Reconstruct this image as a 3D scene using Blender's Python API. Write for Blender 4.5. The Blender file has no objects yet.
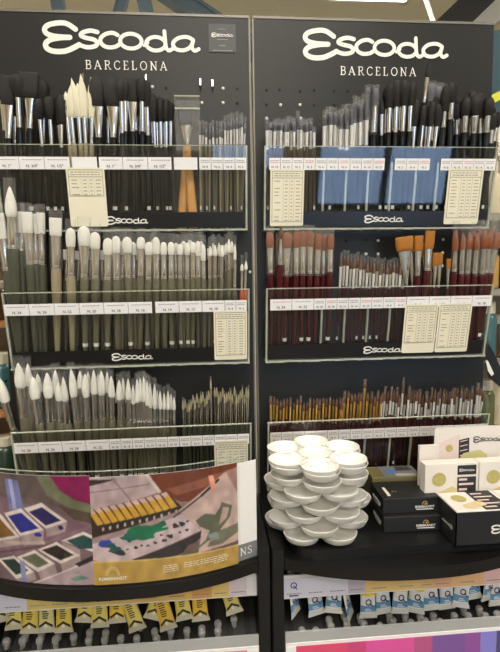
import bpy, math, random
import numpy as np
from mathutils import Vector, Matrix

random.seed(7)
SC = bpy.context.scene
COL = SC.collection
Z0 = 1.90                                   # height of the display panels' top edge
# ---------------------------------------------------------------- camera
CX, CY, CZ = -0.0803, -0.856, Z0 - 0.4324
YAW, PIT, ROL, FPX = 0.0826, 0.0969, -0.0155, 490.0
Fw = Vector((math.sin(YAW)*math.cos(PIT), math.cos(YAW)*math.cos(PIT), -math.sin(PIT)))
R0 = Vector((math.cos(YAW), -math.sin(YAW), 0)); U0 = R0.cross(Fw)
Rt = R0*math.cos(ROL) + U0*math.sin(ROL); Up = -R0*math.sin(ROL) + U0*math.cos(ROL)
cam_d = bpy.data.cameras.new('camera'); cam = bpy.data.objects.new('camera', cam_d); COL.objects.link(cam)
cam.matrix_world = Matrix(((Rt.x, Up.x, -Fw.x, CX), (Rt.y, Up.y, -Fw.y, CY), (Rt.z, Up.z, -Fw.z, CZ), (0, 0, 0, 1)))
cam_d.sensor_fit = 'HORIZONTAL'; cam_d.sensor_width = 36.0; cam_d.lens = 36.0*FPX/500.0
cam_d.clip_start = 0.02; cam_d.clip_end = 100
SC.camera = cam
# ---------------------------------------------------------------- world, exposure
W = bpy.data.worlds.new('daylight'); SC.world = W; W.use_nodes = True
W.node_tree.nodes['Background'].inputs[0].default_value = (0.46, 0.65, 1.0, 1)
W.node_tree.nodes['Background'].inputs[1].default_value = 6.0
SC.view_settings.view_transform = 'Standard'; SC.view_settings.look = 'None'
SC.view_settings.gamma = 1.0; SC.view_settings.use_curve_mapping = False
SC.view_settings.exposure = 0.0
SC.cycles.transparent_max_bounces = 40; SC.cycles.max_bounces = 8
LAMP = 15.5                                 # radiance of the ceiling light diffusers

def ray(u, v):
    return Fw + Rt*((u-250)/FPX) - Up*((v-326)/FPX)
def at(u, v, Y):                            # point at depth Y
    d = ray(u, v); t = (Y-CY)/d.y
    return Vector((CX, CY, CZ)) + d*t
def atz(u, v, Z):                           # point at height Z (below the panel top)
    d = ray(u, v); t = (Z+Z0-CZ)/d.z
    return Vector((CX, CY, CZ)) + d*t

# ---------------------------------------------------------------- materials
def lin(c):
    return tuple(((x/255)/12.92 if x/255 <= .04045 else ((x/255+.055)/1.055)**2.4) for x in c)
MATS = {}
def mat(name, rgb, rough=.5, metal=0, noise=0, scale=40, stretch=(1, 1, 1), bump=0, spec=None, trans=0):
    if name in MATS: return MATS[name]
    m = bpy.data.materials.new(name); m.use_nodes = True; MATS[name] = m
    nt = m.node_tree; b = nt.nodes['Principled BSDF']
    c = lin(rgb); b.inputs['Base Color'].default_value = (*c, 1)
    b.inputs['Roughness'].default_value = rough; b.inputs['Metallic'].default_value = metal
    if spec is not None: b.inputs['Specular IOR Level'].default_value = spec
    if noise or bump:
        tc = nt.nodes.new('ShaderNodeTexCoord'); mp = nt.nodes.new('ShaderNodeMapping')
        mp.inputs['Scale'].default_value = stretch
        nz = nt.nodes.new('ShaderNodeTexNoise'); nz.inputs['Scale'].default_value = scale; nz.inputs['Detail'].default_value = 3
        nt.links.new(tc.outputs['Object'], mp.inputs[0]); nt.links.new(mp.outputs[0], nz.inputs['Vector'])
        if noise:
            mx = nt.nodes.new('ShaderNodeMix'); mx.data_type = 'RGBA'
            mx.inputs[6].default_value = (*[x*(1-noise) for x in c], 1); mx.inputs[7].default_value = (*[min(1, x*(1+noise)) for x in c], 1)
            nt.links.new(nz.outputs['Fac'], mx.inputs[0]); nt.links.new(mx.outputs[2], b.inputs['Base Color'])
        if bump:
            bp = nt.nodes.new('ShaderNodeBump'); bp.inputs['Strength'].default_value = bump; bp.inputs['Distance'].default_value = .001
            nt.links.new(nz.outputs['Fac'], bp.inputs['Height']); nt.links.new(bp.outputs[0], b.inputs['Normal'])
    return m
def clear(name, tint=(1, 1, 1), ior=1.45, rough=.03, haze=0.0, hazecol=(.8, .8, .8)):
    m = bpy.data.materials.new(name); m.use_nodes = True; MATS[name] = m
    nt = m.node_tree; nt.nodes.clear()
    o = nt.nodes.new('ShaderNodeOutputMaterial'); t = nt.nodes.new('ShaderNodeBsdfTransparent'); t.inputs[0].default_value = (*tint, 1)
    g = nt.nodes.new('ShaderNodeBsdfGlossy'); g.inputs['Roughness'].default_value = rough
    f = nt.nodes.new('ShaderNodeFresnel'); f.inputs[0].default_value = ior
    x = nt.nodes.new('ShaderNodeMixShader')
    ge = nt.nodes.new('ShaderNodeNewGeometry'); io = nt.nodes.new('ShaderNodeMix'); io.data_type = 'FLOAT'
    io.inputs[2].default_value = ior; io.inputs[3].default_value = 1/ior   # same reflectance on both faces of a thin sheet
    nt.links.new(ge.outputs['Backfacing'], io.inputs[0]); nt.links.new(io.outputs[0], f.inputs[0])
    nt.links.new(f.outputs[0], x.inputs[0]); nt.links.new(t.outputs[0], x.inputs[1]); nt.links.new(g.outputs[0], x.inputs[2])
    last = x
    if haze:
        d = nt.nodes.new('ShaderNodeBsdfDiffuse'); d.inputs[0].default_value = (*hazecol, 1)
        y = nt.nodes.new('ShaderNodeMixShader'); y.inputs[0].default_value = haze
        nt.links.new(x.outputs[0], y.inputs[1]); nt.links.new(d.outputs[0], y.inputs[2]); last = y
    nt.links.new(last.outputs[0], o.inputs[0])
    return m
def emit(name, rgb, s):
    m = bpy.data.materials.new(name); m.use_nodes = True; MATS[name] = m
    nt = m.node_tree; nt.nodes.clear()
    o = nt.nodes.new('ShaderNodeOutputMaterial'); e = nt.nodes.new('ShaderNodeEmission')
    e.inputs[0].default_value = (*rgb, 1); e.inputs[1].default_value = s
    nt.links.new(e.outputs[0], o.inputs[0]); return m
def vcol(name, rough=.35):
    m = bpy.data.materials.new(name); m.use_nodes = True; nt = m.node_tree; b = nt.nodes['Principled BSDF']
    a = nt.nodes.new('ShaderNodeAttribute'); a.attribute_name = 'print'
    nt.links.new(a.outputs['Color'], b.inputs['Base Color']); b.inputs['Roughness'].default_value = rough
    return m

panel_m = mat('panel_laminate', (31, 31, 30), .36, 0, .10, 300, bump=.04, spec=.3)
trim_m = mat('panel_edge', (112, 108, 100), .4, .3)
black_m = mat('black_plastic', (15, 15, 16), .38, 0, .1, 60)
shelf_m = mat('black_shelf_laminate', (15, 15, 16), .3, 0, .15, 200, bump=.03)
strip_m = mat('name_strip_black', (14, 14, 17), .3)
white_ink = mat('white_lettering', (226, 225, 218), .5)
paper_m = mat('tag_paper', (228, 227, 229), .6, 0, .02, 30)
cream_m = mat('price_card_paper', (224, 219, 196), .6, 0, .03, 30)
ink_m = mat('grey_ink', (138, 134, 130), .7)
ink2_m = mat('dark_ink', (66, 64, 66), .7)
red_ink = mat('pink_ink', (190, 130, 130), .7)
acr = clear('clear_acrylic', (.985, .99, .985), 1.42)
sleeve_m = clear('clear_sleeve', (.985, .985, .985), 1.38, .06, .055)
rail_m = clear('frosted_rail', (.92, .93, .92), 1.45, .15, .30)
peg_m = clear('clear_peg_plastic', (.90, .90, .88), 1.5, .06, .30)
edge_m = mat('acrylic_polished_edge', (200, 205, 190), .15, 0, .35, 60, (6, 1, 1))
edge_m.node_tree.nodes['Principled BSDF'].inputs['Transmission Weight'].default_value = .45
silver = mat('silver_ferrule', (222, 217, 210), .13, 1, .12, 3, (2, 2, 1))
nickel = mat('brushed_ferrule', (205, 200, 190), .24, 1, .15, 3, (2, 2, 1))
whitefer = mat('white_ferrule', (222, 218, 212), .35, .35)
goldfer = mat('gold_ferrule', (205, 158, 62), .28, .75, .12, 3)
HAIR = {
 'black': mat('black_hair', (20, 16, 14), .65, 0, .5, 6, (5, 5, .4), .5),
 'grey': mat('grey_hair', (92, 92, 98), .6, 0, .4, 6, (5, 5, .4), .4),
 'white': mat('white_synthetic_hair', (226, 224, 214), .5, 0, .06, 6, (5, 5, .4), .35),
 'cream': mat('cream_goat_hair', (222, 217, 190), .6, 0, .10, 6, (5, 5, .4), .5),
 'sable': mat('red_sable_hair', (128, 70, 36), .55, 0, .35, 6, (5, 5, .4), .4),
 'gold': mat('golden_hair', (158, 100, 26), .5, 0, .3, 6, (5, 5, .4), .4),
 'beige': mat('beige_hair', (158, 148, 118), .6, 0, .3, 6, (5, 5, .4), .4),
 'brown': mat('brown_hair', (96, 66, 48), .6, 0, .3, 6, (5, 5, .4), .4),
}
HAND = {
 'black': mat('black_handle', (13, 13, 14), .2),
 'olive': mat('olive_handle', (98, 94, 76), .38, 0, .12, 5, (3, 3, .6)),
 'dkolive': mat('dark_olive_handle', (74, 76, 62), .35, 0, .12, 5, (3, 3, .6)),
 'tan': mat('pale_olive_handle', (146, 136, 108), .4, 0, .12, 5, (3, 3, .6)),
 'red': mat('dark_red_handle', (66, 16, 20), .18),
 'maroon': mat('maroon_handle', (64, 28, 26), .25),
 'wood': mat('wooden_handle', (206, 152, 88), .5, 0, .15, 4, (6, 6, .5)),
 'orange': mat('orange_handle', (188, 104, 66), .35),
 'brown': mat('brown_handle', (78, 60, 46), .35),
}
sticker_m = mat('white_sticker', (225, 225, 222), .5)

# ---------------------------------------------------------------- object helpers
def tag(o, label=None, cat=None, group=None, kind=None):
    if label: o['label'] = label
    if cat: o['category'] = cat
    if group: o['group'] = group
    if kind: o['kind'] = kind
    return o
def empty(name, loc, label=None, cat=None, group=None):
    o = bpy.data.objects.new(name, None); o.empty_display_size = .02; COL.objects.link(o); o.location = loc
    return tag(o, label, cat, group)
class MB:
    def __init__(s): s.v = []; s.f = []; s.mi = []; s.m = []
    def mid(s, m):
        if m not in s.m: s.m.append(m)
        return s.m.index(m)
    def add(s, vs, fs, m):
        o = len(s.v); k = s.mid(m)
        s.v += [tuple(x) for x in vs]; s.f += [tuple(i+o for i in f) for f in fs]; s.mi += [k]*len(fs)
        return s
    def box(s, a, b, m, fr=None):
        vs = [(x, y, z) for x in (a[0], b[0]) for y in (a[1], b[1]) for z in (a[2], b[2])]
        if fr: vs = [fr(*q) for q in vs]
        return s.add(vs, [(0, 1, 3, 2), (4, 6, 7, 5), (0, 4, 5, 1), (2, 3, 7, 6), (0, 2, 6, 4), (1, 5, 7, 3)], m)
    def prism(s, pts, h0, h1, m, fr):       # polygon (a,b) swept along the third coordinate of fr
        n = len(pts)
        vs = [fr(a, b, h0) for a, b in pts] + [fr(a, b, h1) for a, b in pts]
        fs = [tuple(range(n))[::-1], tuple(range(n, 2*n))] + [(i, (i+1) % n, n+(i+1) % n, n+i) for i in range(n)]
        return s.add(vs, fs, m)
    def lathe(s, prof, m, seg=12, c=(0, 0, 0), sx=1, sy=1, fr=None):
        vs = []; fs = []
        for (r, z) in prof:
            for k in range(seg):
                a = 2*math.pi*k/seg; q = (c[0]+r*sx*math.cos(a), c[1]+r*sy*math.sin(a), c[2]+z)
                vs.append(fr(*q) if fr else q)
        for i in range(len(prof)-1):
            for k in range(seg):
                fs.append((i*seg+k, i*seg+(k+1) % seg, (i+1)*seg+(k+1) % seg, (i+1)*seg+k))
        fs.append(tuple(range(seg))[::-1]); fs.append(tuple((len(prof)-1)*seg+k for k in range(seg)))
        return s.add(vs, fs, m)
    def ribbon(s, pts, w, m, fr, n0=0, n1=.0008):     # flat stroke with round ends along a path
        pts = [Vector(p) for p in pts]
        L = []; R = []
        N = len(pts)
        for i, p in enumerate(pts):
            d = (pts[min(i+1, N-1)]-pts[max(i-1, 0)])
            if d.length < 1e-9: d = Vector((1, 0))
            d.normalize(); q = Vector((-d.y, d.x))*w/2
            L.append(p+q); R.append(p-q)
        vs = []
        for a, b in zip(L, R): vs += [fr(a.x, a.y, n1), fr(b.x, b.y, n1)]
        s.add(vs, [(2*i, 2*i+1, 2*i+3, 2*i+2) for i in range(N-1)], m)
        for ei, p in enumerate((pts[0], pts[-1])):
            n1 = n1*1.02
            s.add([fr(p.x+w/2*math.cos(t*math.pi/5), p.y+w/2*math.sin(t*math.pi/5), n1) for t in range(10)], [tuple(range(10))], m)
        return s
    def text(s, string, size, m, fr, x=0, y=0, align='CENTER', n=.0008):
        vs, fs = text_geo(string, align)
        return s.add([fr(x+a*size, y+b*size, n) for a, b in vs], fs, m)
    def build(s, name, parent=None, org=None, smooth=False):
        if org is None: org = parent.location if parent is not None and not parent.get('_loc0') else Vector((0, 0, 0))
        org = Vector(org)
        me = bpy.data.meshes.new(name)
        me.from_pydata([(a-org.x, b-org.y, c-org.z) for a, b, c in s.v], [], s.f)
        for m in s.m: me.materials.append(m)
        me.polygons.foreach_set('material_index', s.mi)
        if smooth: me.polygons.foreach_set('use_smooth', [True]*len(s.f))
        me.validate(); me.update()
        o = bpy.data.objects.new(name, me); COL.objects.link(o)
        if parent is not None: o.parent = parent
        else: o.location = org
        return o
W_ = lambda x, y, z: (x, y, z)
TXT = {}
def text_geo(string, align):
    k = (string, align)
    if k not in TXT:
        c = bpy.data.curves.new('t', 'FONT'); c.body = string; c.size = 1; c.offset = .018; c.align_x = align; c.resolution_u = 2
        o = bpy.data.objects.new('t', c); COL.objects.link(o)
        dg = bpy.context.evaluated_depsgraph_get(); me = bpy.data.meshes.new_from_object(o.evaluated_get(dg))
        TXT[k] = ([(v.co.x, v.co.y) for v in me.vertices], [tuple(p.vertices) for p in me.polygons])
        bpy.data.objects.remove(o); bpy.data.meshes.remove(me); bpy.data.curves.remove(c)
    return TXT[k]
def smoothpath(p, k=6, closed=False):
    P = [Vector(a) for a in p]; out = []
    n = len(P)
    for i in range(n if closed else n-1):
        if closed: a, b, c, d = P[(i-1) % n], P[i], P[(i+1) % n], P[(i+2) % n]
        else: a, b, c, d = P[max(i-1, 0)], P[i], P[i+1], P[min(i+2, n-1)]
        for j in range(k):
            t = j/k
            out.append(.5*((2*b)+(c-a)*t+(2*a-5*b+4*c-d)*t*t+(3*b-a-3*c+d)*t**3))
    out.append(P[0].copy() if closed else P[-1]); return [(q.x, q.y) for q in out]
def ell(cx, cy, rx, ry, n=20):
    return [(cx+rx*math.cos(2*math.pi*i/n), cy+ry*math.sin(2*math.pi*i/n)) for i in range(n+1)]
LOGO = [smoothpath([(75.5, 30.8), (68, 26), (60.8, 25), (50, 27), (45.3, 31), (47, 35.5), (54, 37.8), (62, 38.5), (69.5, 38.7)]),
        smoothpath([(69.5, 38.7), (60, 39.3), (50, 41.5), (45.5, 45.5), (47, 50), (54, 52.4), (64, 52), (72, 49), (78.5, 45.5)]),
        smoothpath([(97, 33), (90, 31.8), (82.5, 33.8), (80.5, 36.6), (85, 38.7), (93, 40.3), (96.5, 43.3), (94, 46.6), (86, 47.8), (78, 45.5)]),
        smoothpath([(117, 35.4), (112, 33.4), (105, 34.8), (100, 39), (100.5, 44), (106, 47.3), (114, 46.8), (119.5, 43.5)]),
        ell(130, 41, 10.8, 7.2), ell(155, 43, 9.8, 6.6),
        smoothpath([(143, 45), (145, 43.5), (147, 42)], 2),
        smoothpath([(164, 30.5), (164.4, 38), (165.2, 46), (168, 49.3), (172, 47.5)]),
        smoothpath([(193, 38.5), (187, 35.8), (178, 37), (172.5, 42), (175, 47.6), (183, 48.8), (190, 45.5), (193, 39.5)]),
        smoothpath([(193, 39.5), (191.6, 45.5), (194.3, 49), (198.5, 47.3)])]
LW = [5.0, 5.2, 4.3, 4.0, 3.9, 3.9, 3.0, 3.8, 3.9, 3.8]
def logo(mb, x0, ymid, width, m, fr, n=.0008):        # script word mark, left end x0, vertical middle ymid (y up)
    k = width/156.0
    for i, (pth, w) in enumerate(zip(LOGO, LW)):
        mb.ribbon([(x0+(a-43)*k, ymid+(39.5-b)*k) for a, b in pth], w*k, m, fr, 0, n*(1+.07*i))
SER = {   # serif capitals on a 0..1 height grid: (points, width)
 'B': ([((.12, 0), (.12, 1)), ((0, 0), (.3, 0)), ((0, 1), (.3, 1))], [[(.3, 1), (.52, .95), (.55, .75), (.45, .55), (.15, .53)], [(.3, .53), (.56, .48), (.62, .25), (.5, .03), (.25, 0)]], .66),
 'A': ([((.05, 0), (.38, 1)), ((.38, 1), (.74, 0)), ((.17, .34), (.58, .34)), ((-.04, 0), (.16, 0)), ((.62, 0), (.86, 0))], [], .82),
 'R': ([((.12, 0), (.12, 1)), ((0, 0), (.26, 0)), ((0, 1), (.3, 1)), ((.34, .5), (.68, 0)), ((.6, 0), (.78, 0))], [[(.3, 1), (.54, .95), (.58, .74), (.46, .53), (.15, .5)]], .74),
 'C': ([], [[(.68, .82), (.56, .97), (.36, 1), (.12, .82), (.04, .5), (.12, .18), (.36, 0), (.58, .04), (.7, .2)]], .74),
 'E': ([((.12, 0), (.12, 1)), ((0, 0), (.56, 0)), ((0, 1), (.54, 1)), ((.12, .52), (.42, .52)), ((.54, 1), (.54, .84)), ((.56, 0), (.58, .18))], [], .62),
 'L': ([((.12, 0), (.12, 1)), ((0, 0), (.54, 0)), ((0, 1), (.26, 1)), ((.54, 0), (.57, .2))], [], .6),
 'O': ([], [ell(.42, .5, .38, .5, 16)], .84),
 'N': ([((.12, 0), (.12, 1)), ((.12, 1), (.7, 0)), ((.7, 0), (.7, 1)), ((0, 0), (.24, 0)), ((-.02, 1), (.16, 1)), ((.58, 1), (.82, 1))], [], .82),
 'S': ([], [[(.5, .84), (.42, .97), (.25, 1), (.08, .86), (.1, .66), (.3, .52), (.5, .36), (.52, .14), (.34, 0), (.14, .02), (.04, .18)]], .58)}
def serif(mb, word, x, y, h, gap, m, fr, n=.0008):
    for ch in word:
        st, cv, adv = SER[ch]
        for i, (a, b) in enumerate(st):
            thick = .13 if i == 0 or (ch in 'AN' and i == 1) else .07
            if ch == 'A' and i == 0: thick = .08
            mb.ribbon([(x+a[0]*h, y+a[1]*h), (x+b[0]*h, y+b[1]*h)], thick*h, m, fr, 0, n)
        for c in cv: mb.ribbon([(x+a*h, y+b*h) for a, b in (smoothpath(c, 3) if ch != 'O' else c)], .10*h, m, fr, 0, n)
        x += (adv+gap)*h
    return x

# ================================================================ THE ROOM
wall_m = mat('painted_wall', (204, 198, 178), .8, 0, .04, 3)
ceil_m = mat('ceiling_paint', (234, 228, 208), .8, 0, .03, 2)
floor_m = mat('floor_vinyl', (120, 112, 100), .5, 0, .12, 3)
RX0, RX1, RY0, RY1, RZ = -3.2, 3.4, -4.6, 3.0, Z0+1.0
MB().box((RX0, RY0, -.1), (RX1, RY1, 0), floor_m).build('floor', org=(0, 0, 0))['kind'] = 'structure'
MB().box((RX0, RY0, RZ), (RX1, RY1, RZ+.1), ceil_m).build('ceiling', org=(0, 0, RZ))['kind'] = 'structure'
MB().box((RX0-.1, RY0, -.1), (RX0, RY1, RZ+.1), wall_m).build('wall_left', org=(RX0, 0, 0))['kind'] = 'structure'
MB().box((RX1, RY0, -.1), (RX1+.1, RY1, RZ+.1), wall_m).build('wall_right', org=(RX1, 0, 0))['kind'] = 'structure'
MB().box((RX0-.1, RY1, -.1), (RX1+.1, RY1+.1, RZ+.1), wall_m).build('wall_back', org=(0, RY1, 0))['kind'] = 'structure'
# street wall behind the photographer, with two windows
WIN = [(-.05, .80, .95, 1.55), (1.10, 2.66, .56, 1.55)]
wf = MB()
xs = [RX0-.1, WIN[0][0], WIN[0][1], WIN[1][0], WIN[1][1], RX1+.1]
for i in range(0, 6, 2): wf.box((xs[i], RY0-.15, -.1), (xs[i+1], RY0, RZ+.1), wall_m)
for x0, x1, z0, z1 in WIN:
    wf.box((x0, RY0-.15, -.1), (x1, RY0, z0), wall_m); wf.box((x0, RY0-.15, z1), (x1, RY0, RZ+.1), wall_m)
wf.build('wall_front', org=(0, RY0, 0))['kind'] = 'structure'
frame_m = mat('window_frame_grey', (90, 90, 92), .5)
for i, (x0, x1, z0, z1) in enumerate(WIN):
    root = empty('window_%d' % (i+1), ((x0+x1)/2, RY0-.08, z0)); root['kind'] = 'structure'
    f = MB(); y0, y1 = RY0-.11, RY0-.05
    f.box((x0, y0, z0), (x0+.05, y1, z1), frame_m).box((x1-.05, y0, z0), (x1, y1, z1), frame_m)
    f.box((x0, y0, z0), (x1, y1, z0+.05), frame_m).box((x0, y0, z1-.05), (x1, y1, z1), frame_m)
    if i: f.box((1.86, y0, z0), (1.92, y1, z1), frame_m)
    f.build('window_frame', root)
    MB().box((x0+.05, RY0-.085, z0+.05), (x1-.05, RY0-.08, z1-.05), acr).build('pane', root)
# ceiling lights
lamp_m = emit('light_diffuser', (1.0, .935, .83), LAMP)
lframe = mat('light_frame_white', (225, 222, 210), .5)
for i, (lx, ly, w, d, lb) in enumerate([(.47, 1.44, .50, .30, 'ceiling light panel beyond the brush display'), (.1, -1.15, .62, .30, 'ceiling light panel over the aisle facing the display'),
                     (-1.7, -.9, .3, .6, 'ceiling light panel over the aisle, left wall side'), (1.9, -1.0, .3, .6, 'ceiling light panel over the aisle, right wall side'),
                     (0.1, -2.6, .62, .30, 'added fill light panel across the middle of the shop'), (0.1, -3.8, .62, .30, 'added fill light panel near the street windows'), (-1.9, 1.9, .6, .3, 'ceiling light panel above the back aisle')]):  # two panels nearest the street wall are unseen, added for frontal fill
    r = empty('ceiling_light', (lx, ly, RZ-.035), lb, 'ceiling light', 'ceiling light panels')
    MB().box((lx-w, ly-d, RZ-.03), (lx+w, ly+d, RZ-.022), lamp_m).build('diffuser', r)
    f = MB()
    for a in (-1, 1):
        f.box((lx+a*w-.012, ly-d-.012, RZ-.035), (lx+a*w+.012, ly+d+.012, RZ), lframe)
        f.box((lx-w, ly+a*d-.012, RZ-.035), (lx+w, ly+a*d+.012, RZ), lframe)
    f.build('frame', r)
# steel struts hung under the ceiling behind the display
steel = mat('blue_grey_steel', (104, 122, 136), .45, .3, .1, 8)
dark_steel = mat('dark_beam_paint', (34, 33, 32), .6)
RAILZ = at(250, 34, 1.0).z
def strut(name, a, b, w, m, label):
    A, B = Vector(a), Vector(b); d = (B-A).normalized()
    if abs(d.z) > .2:                        # run from the hidden cross rail up to the ceiling
        B = A+d*((RZ-A.z)/d.z); A = A-d*((A.z-RAILZ)/d.z)
    s = d.cross(Vector((0, 1, 0))); s.normalize(); t = d.cross(s)
    mb = MB()
    vs = [tuple(P+s*i*w/2+t*j*w/2) for P in (A, B) for i in (-1, 1) for j in (-1, 1)]
    mb.add(vs, [(0, 1, 3, 2), (4, 6, 7, 5), (0, 4, 5, 1), (2, 3, 7, 6), (0, 2, 6, 4), (1, 5, 7, 3)], m)
    # flanges along both edges
    for i in (-1, 1):
        vs = [tuple(P+s*(i*w/2+k*w*.12)+t*j*w*.62) for P in (A, B) for k in (-1, 1) for j in (-1, 1)]
        mb.add(vs, [(0, 1, 3, 2), (4, 6, 7, 5), (0, 4, 5, 1), (2, 3, 7, 6), (0, 2, 6, 4), (1, 5, 7, 3)], m)
    o = mb.build(name, org=A); return tag(o, label, 'beam')
strut('steel_strut', at(60, 16, 1.1), at(54, -26, 1.1), .035, steel, 'upright blue grey steel strut behind the panel')
strut('steel_strut', at(118, 18, 1.1), at(129, -26, 1.1), .03, steel, 'thin slanted blue grey steel strut behind the panel')
strut('steel_strut', at(149, 24, 1.0), at(139, -26, 1.0), .04, steel, 'thick steel strut between two slanted ones')
strut('steel_strut', at(212, 22, 1.2), at(146, -22, 1.2), .055, steel, 'broad diagonal blue grey steel brace behind the panel')
strut('ceiling_beam', at(446, 30, 1.0), at(498, -20, 1.0), .075, dark_steel, 'black diagonal beam below the ceiling beside the sign')
strut('ceiling_beam', at(480, 24, 1.15), at(520, -6, 1.15), .06, lframe, 'pale duct pipe next to the black diagonal beam')
strut('steel_rail', (-1.6, 1.1, RAILZ), (2.2, 1.1, RAILZ), .04, steel, 'horizontal steel rail carrying the struts behind the panels')
strut('ceiling_seam', at(434, 24, 1.6), at(424, -6, 1.6), .012, lframe, 'thin white ceiling rail next to the light panel')

# ================================================================ DISPLAY PANELS
P = .42; MG = .0137
YL, YD = -.053, -.030
ZLIP = [-.2219, -.4501, -.6763]; ZLED = [-.3500, -.5736, -.8020]
BAYS = ['poster', 'palettes']
BX = [(-P+MG, -MG), (MG, P-MG)]
WHERE = ['above the watercolour poster', 'above the stack of white palettes']
SHELFZ, TOPZ = -.835, -.82
hole_dark = mat('peg_hole_black', (8, 8, 8), .9)
hole_light_m = mat('hole_light_white', (222, 220, 205), .4)
for b in (0, 1):
    x0, x1 = ((-.4227, -.003), (.003, .4227))[b]
    r = empty('display_panel', ((x0+x1)/2, .008, Z0-1.2), 'tall black pegboard panel with white script logo ' + WHERE[b], 'display panel', 'brush display panels')
    MB().box((x0, 0, Z0-1.2), (x1, .016, Z0), panel_m).build('board', r)
    t = MB(); t.box((x0, -.0012, Z0-.0025), (x1, .017, Z0+.0015), trim_m).build('edge_trim', r)
    t = MB(); t.box((x0-.0014 if b else x1-.0012, -.0012, Z0-1.2), (x0+.0012 if b else x1+.0014, .017, Z0-.0025), trim_m).build('edge_trim', r)
    fr = lambda x, y, n: (x, -n, y)
    a = at(*((43, 39.5) if b == 0 else (303, 46.5)), 0); c = at(*((199, 40) if b == 0 else (447, 46.5)), 0)
    mb = MB(); logo(mb, a.x, (a.z+c.z)/2, c.x-a.x, white_ink, fr, .001); mb.build('logo_lettering', r)
    a = at(*((86, 69.5) if b == 0 else (340.5, 75)), 0); c = at(*((167, 70) if b == 0 else (415.5, 76)), 0)
    mb = MB(); wd = serif(MB(), 'BARCELONA', 0, 0, 1, .42, white_ink, fr); h = (c.x-a.x)/(wd-.42)
    serif(mb, 'BARCELONA', a.x, (a.z+c.z)/2, h, .42, white_ink, fr, .001); mb.build('city_lettering', r)
    # pegboard holes: dark ones, and see-through ones with light put in as white domes
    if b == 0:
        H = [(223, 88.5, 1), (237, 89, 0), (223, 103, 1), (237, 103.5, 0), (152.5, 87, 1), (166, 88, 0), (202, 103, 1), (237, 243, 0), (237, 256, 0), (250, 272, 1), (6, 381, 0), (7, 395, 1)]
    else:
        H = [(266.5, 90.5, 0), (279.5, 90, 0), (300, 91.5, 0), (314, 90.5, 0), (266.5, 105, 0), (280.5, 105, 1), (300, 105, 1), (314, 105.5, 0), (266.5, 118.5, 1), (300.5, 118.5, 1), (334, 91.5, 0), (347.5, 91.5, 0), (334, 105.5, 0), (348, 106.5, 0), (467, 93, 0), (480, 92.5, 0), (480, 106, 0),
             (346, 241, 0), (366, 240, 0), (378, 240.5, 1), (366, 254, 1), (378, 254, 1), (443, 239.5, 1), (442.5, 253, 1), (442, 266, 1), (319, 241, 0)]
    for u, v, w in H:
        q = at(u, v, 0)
        if w: MB().lathe([(.0026, 0), (.0026, .0012), (.0016, .0022), (.0004, .0025)], hole_light_m, 8, fr=lambda x, y, z, q=q: (q.x+x, q.y-z, q.z+y)).build('hole_light_disc', r)
        else: MB().lathe([(.0026, 0), (.0026, .0003), (.0016, .0003), (.0016, .0002)], hole_dark, 8, fr=lambda x, y, z, q=q: (q.x+x, q.y-z, q.z+y)).build('peg_hole', r)
    if b == 0:
        for u, v in [(147, 80), (200.5, 84), (212.5, 85), (85, 79)]:
            q = at(u, v+5, 0); mb = MB()
            mb.box((q.x-.001, -.012, q.z), (q.x+.001, 0, q.z+.002), silver); mb.box((q.x-.001, -.012, q.z), (q.x+.001, -.010, q.z+.012), silver)
            mb.build('peg_hook', r)
# small notice stuck on the panel above the poster
q0, q1 = at(208.5, 24, 0), at(236, 53, 0)
o = empty('notice_card', ((q0.x+q1.x)/2, -.001, q1.z), 'small square black notice stuck beside the logo and lettering', 'notice')
fr = lambda x, y, n: (x, -n, y)
MB().box((q0.x, q1.z, .0003), (q1.x, q0.z, .0013), mat('notice_black', (30, 30, 33), .35), fr).build('card', o)
mb = MB(); w = q1.x-q0.x; logo(mb, q0.x+w*.1, q0.z-w*.40, w*.8, white_ink, fr, .0017)
for yy, ww in ((.2, .3), (.56, .4), (.78, .25), (.95, .75)):
    mb.box((q0.x+w*(.5-ww/2), q0.z-w*yy, .0013), (q0.x+w*(.5+ww/2), q0.z-w*yy+.0012, .0017), ink_m, fr)
mb.build('lettering', o)

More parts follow.
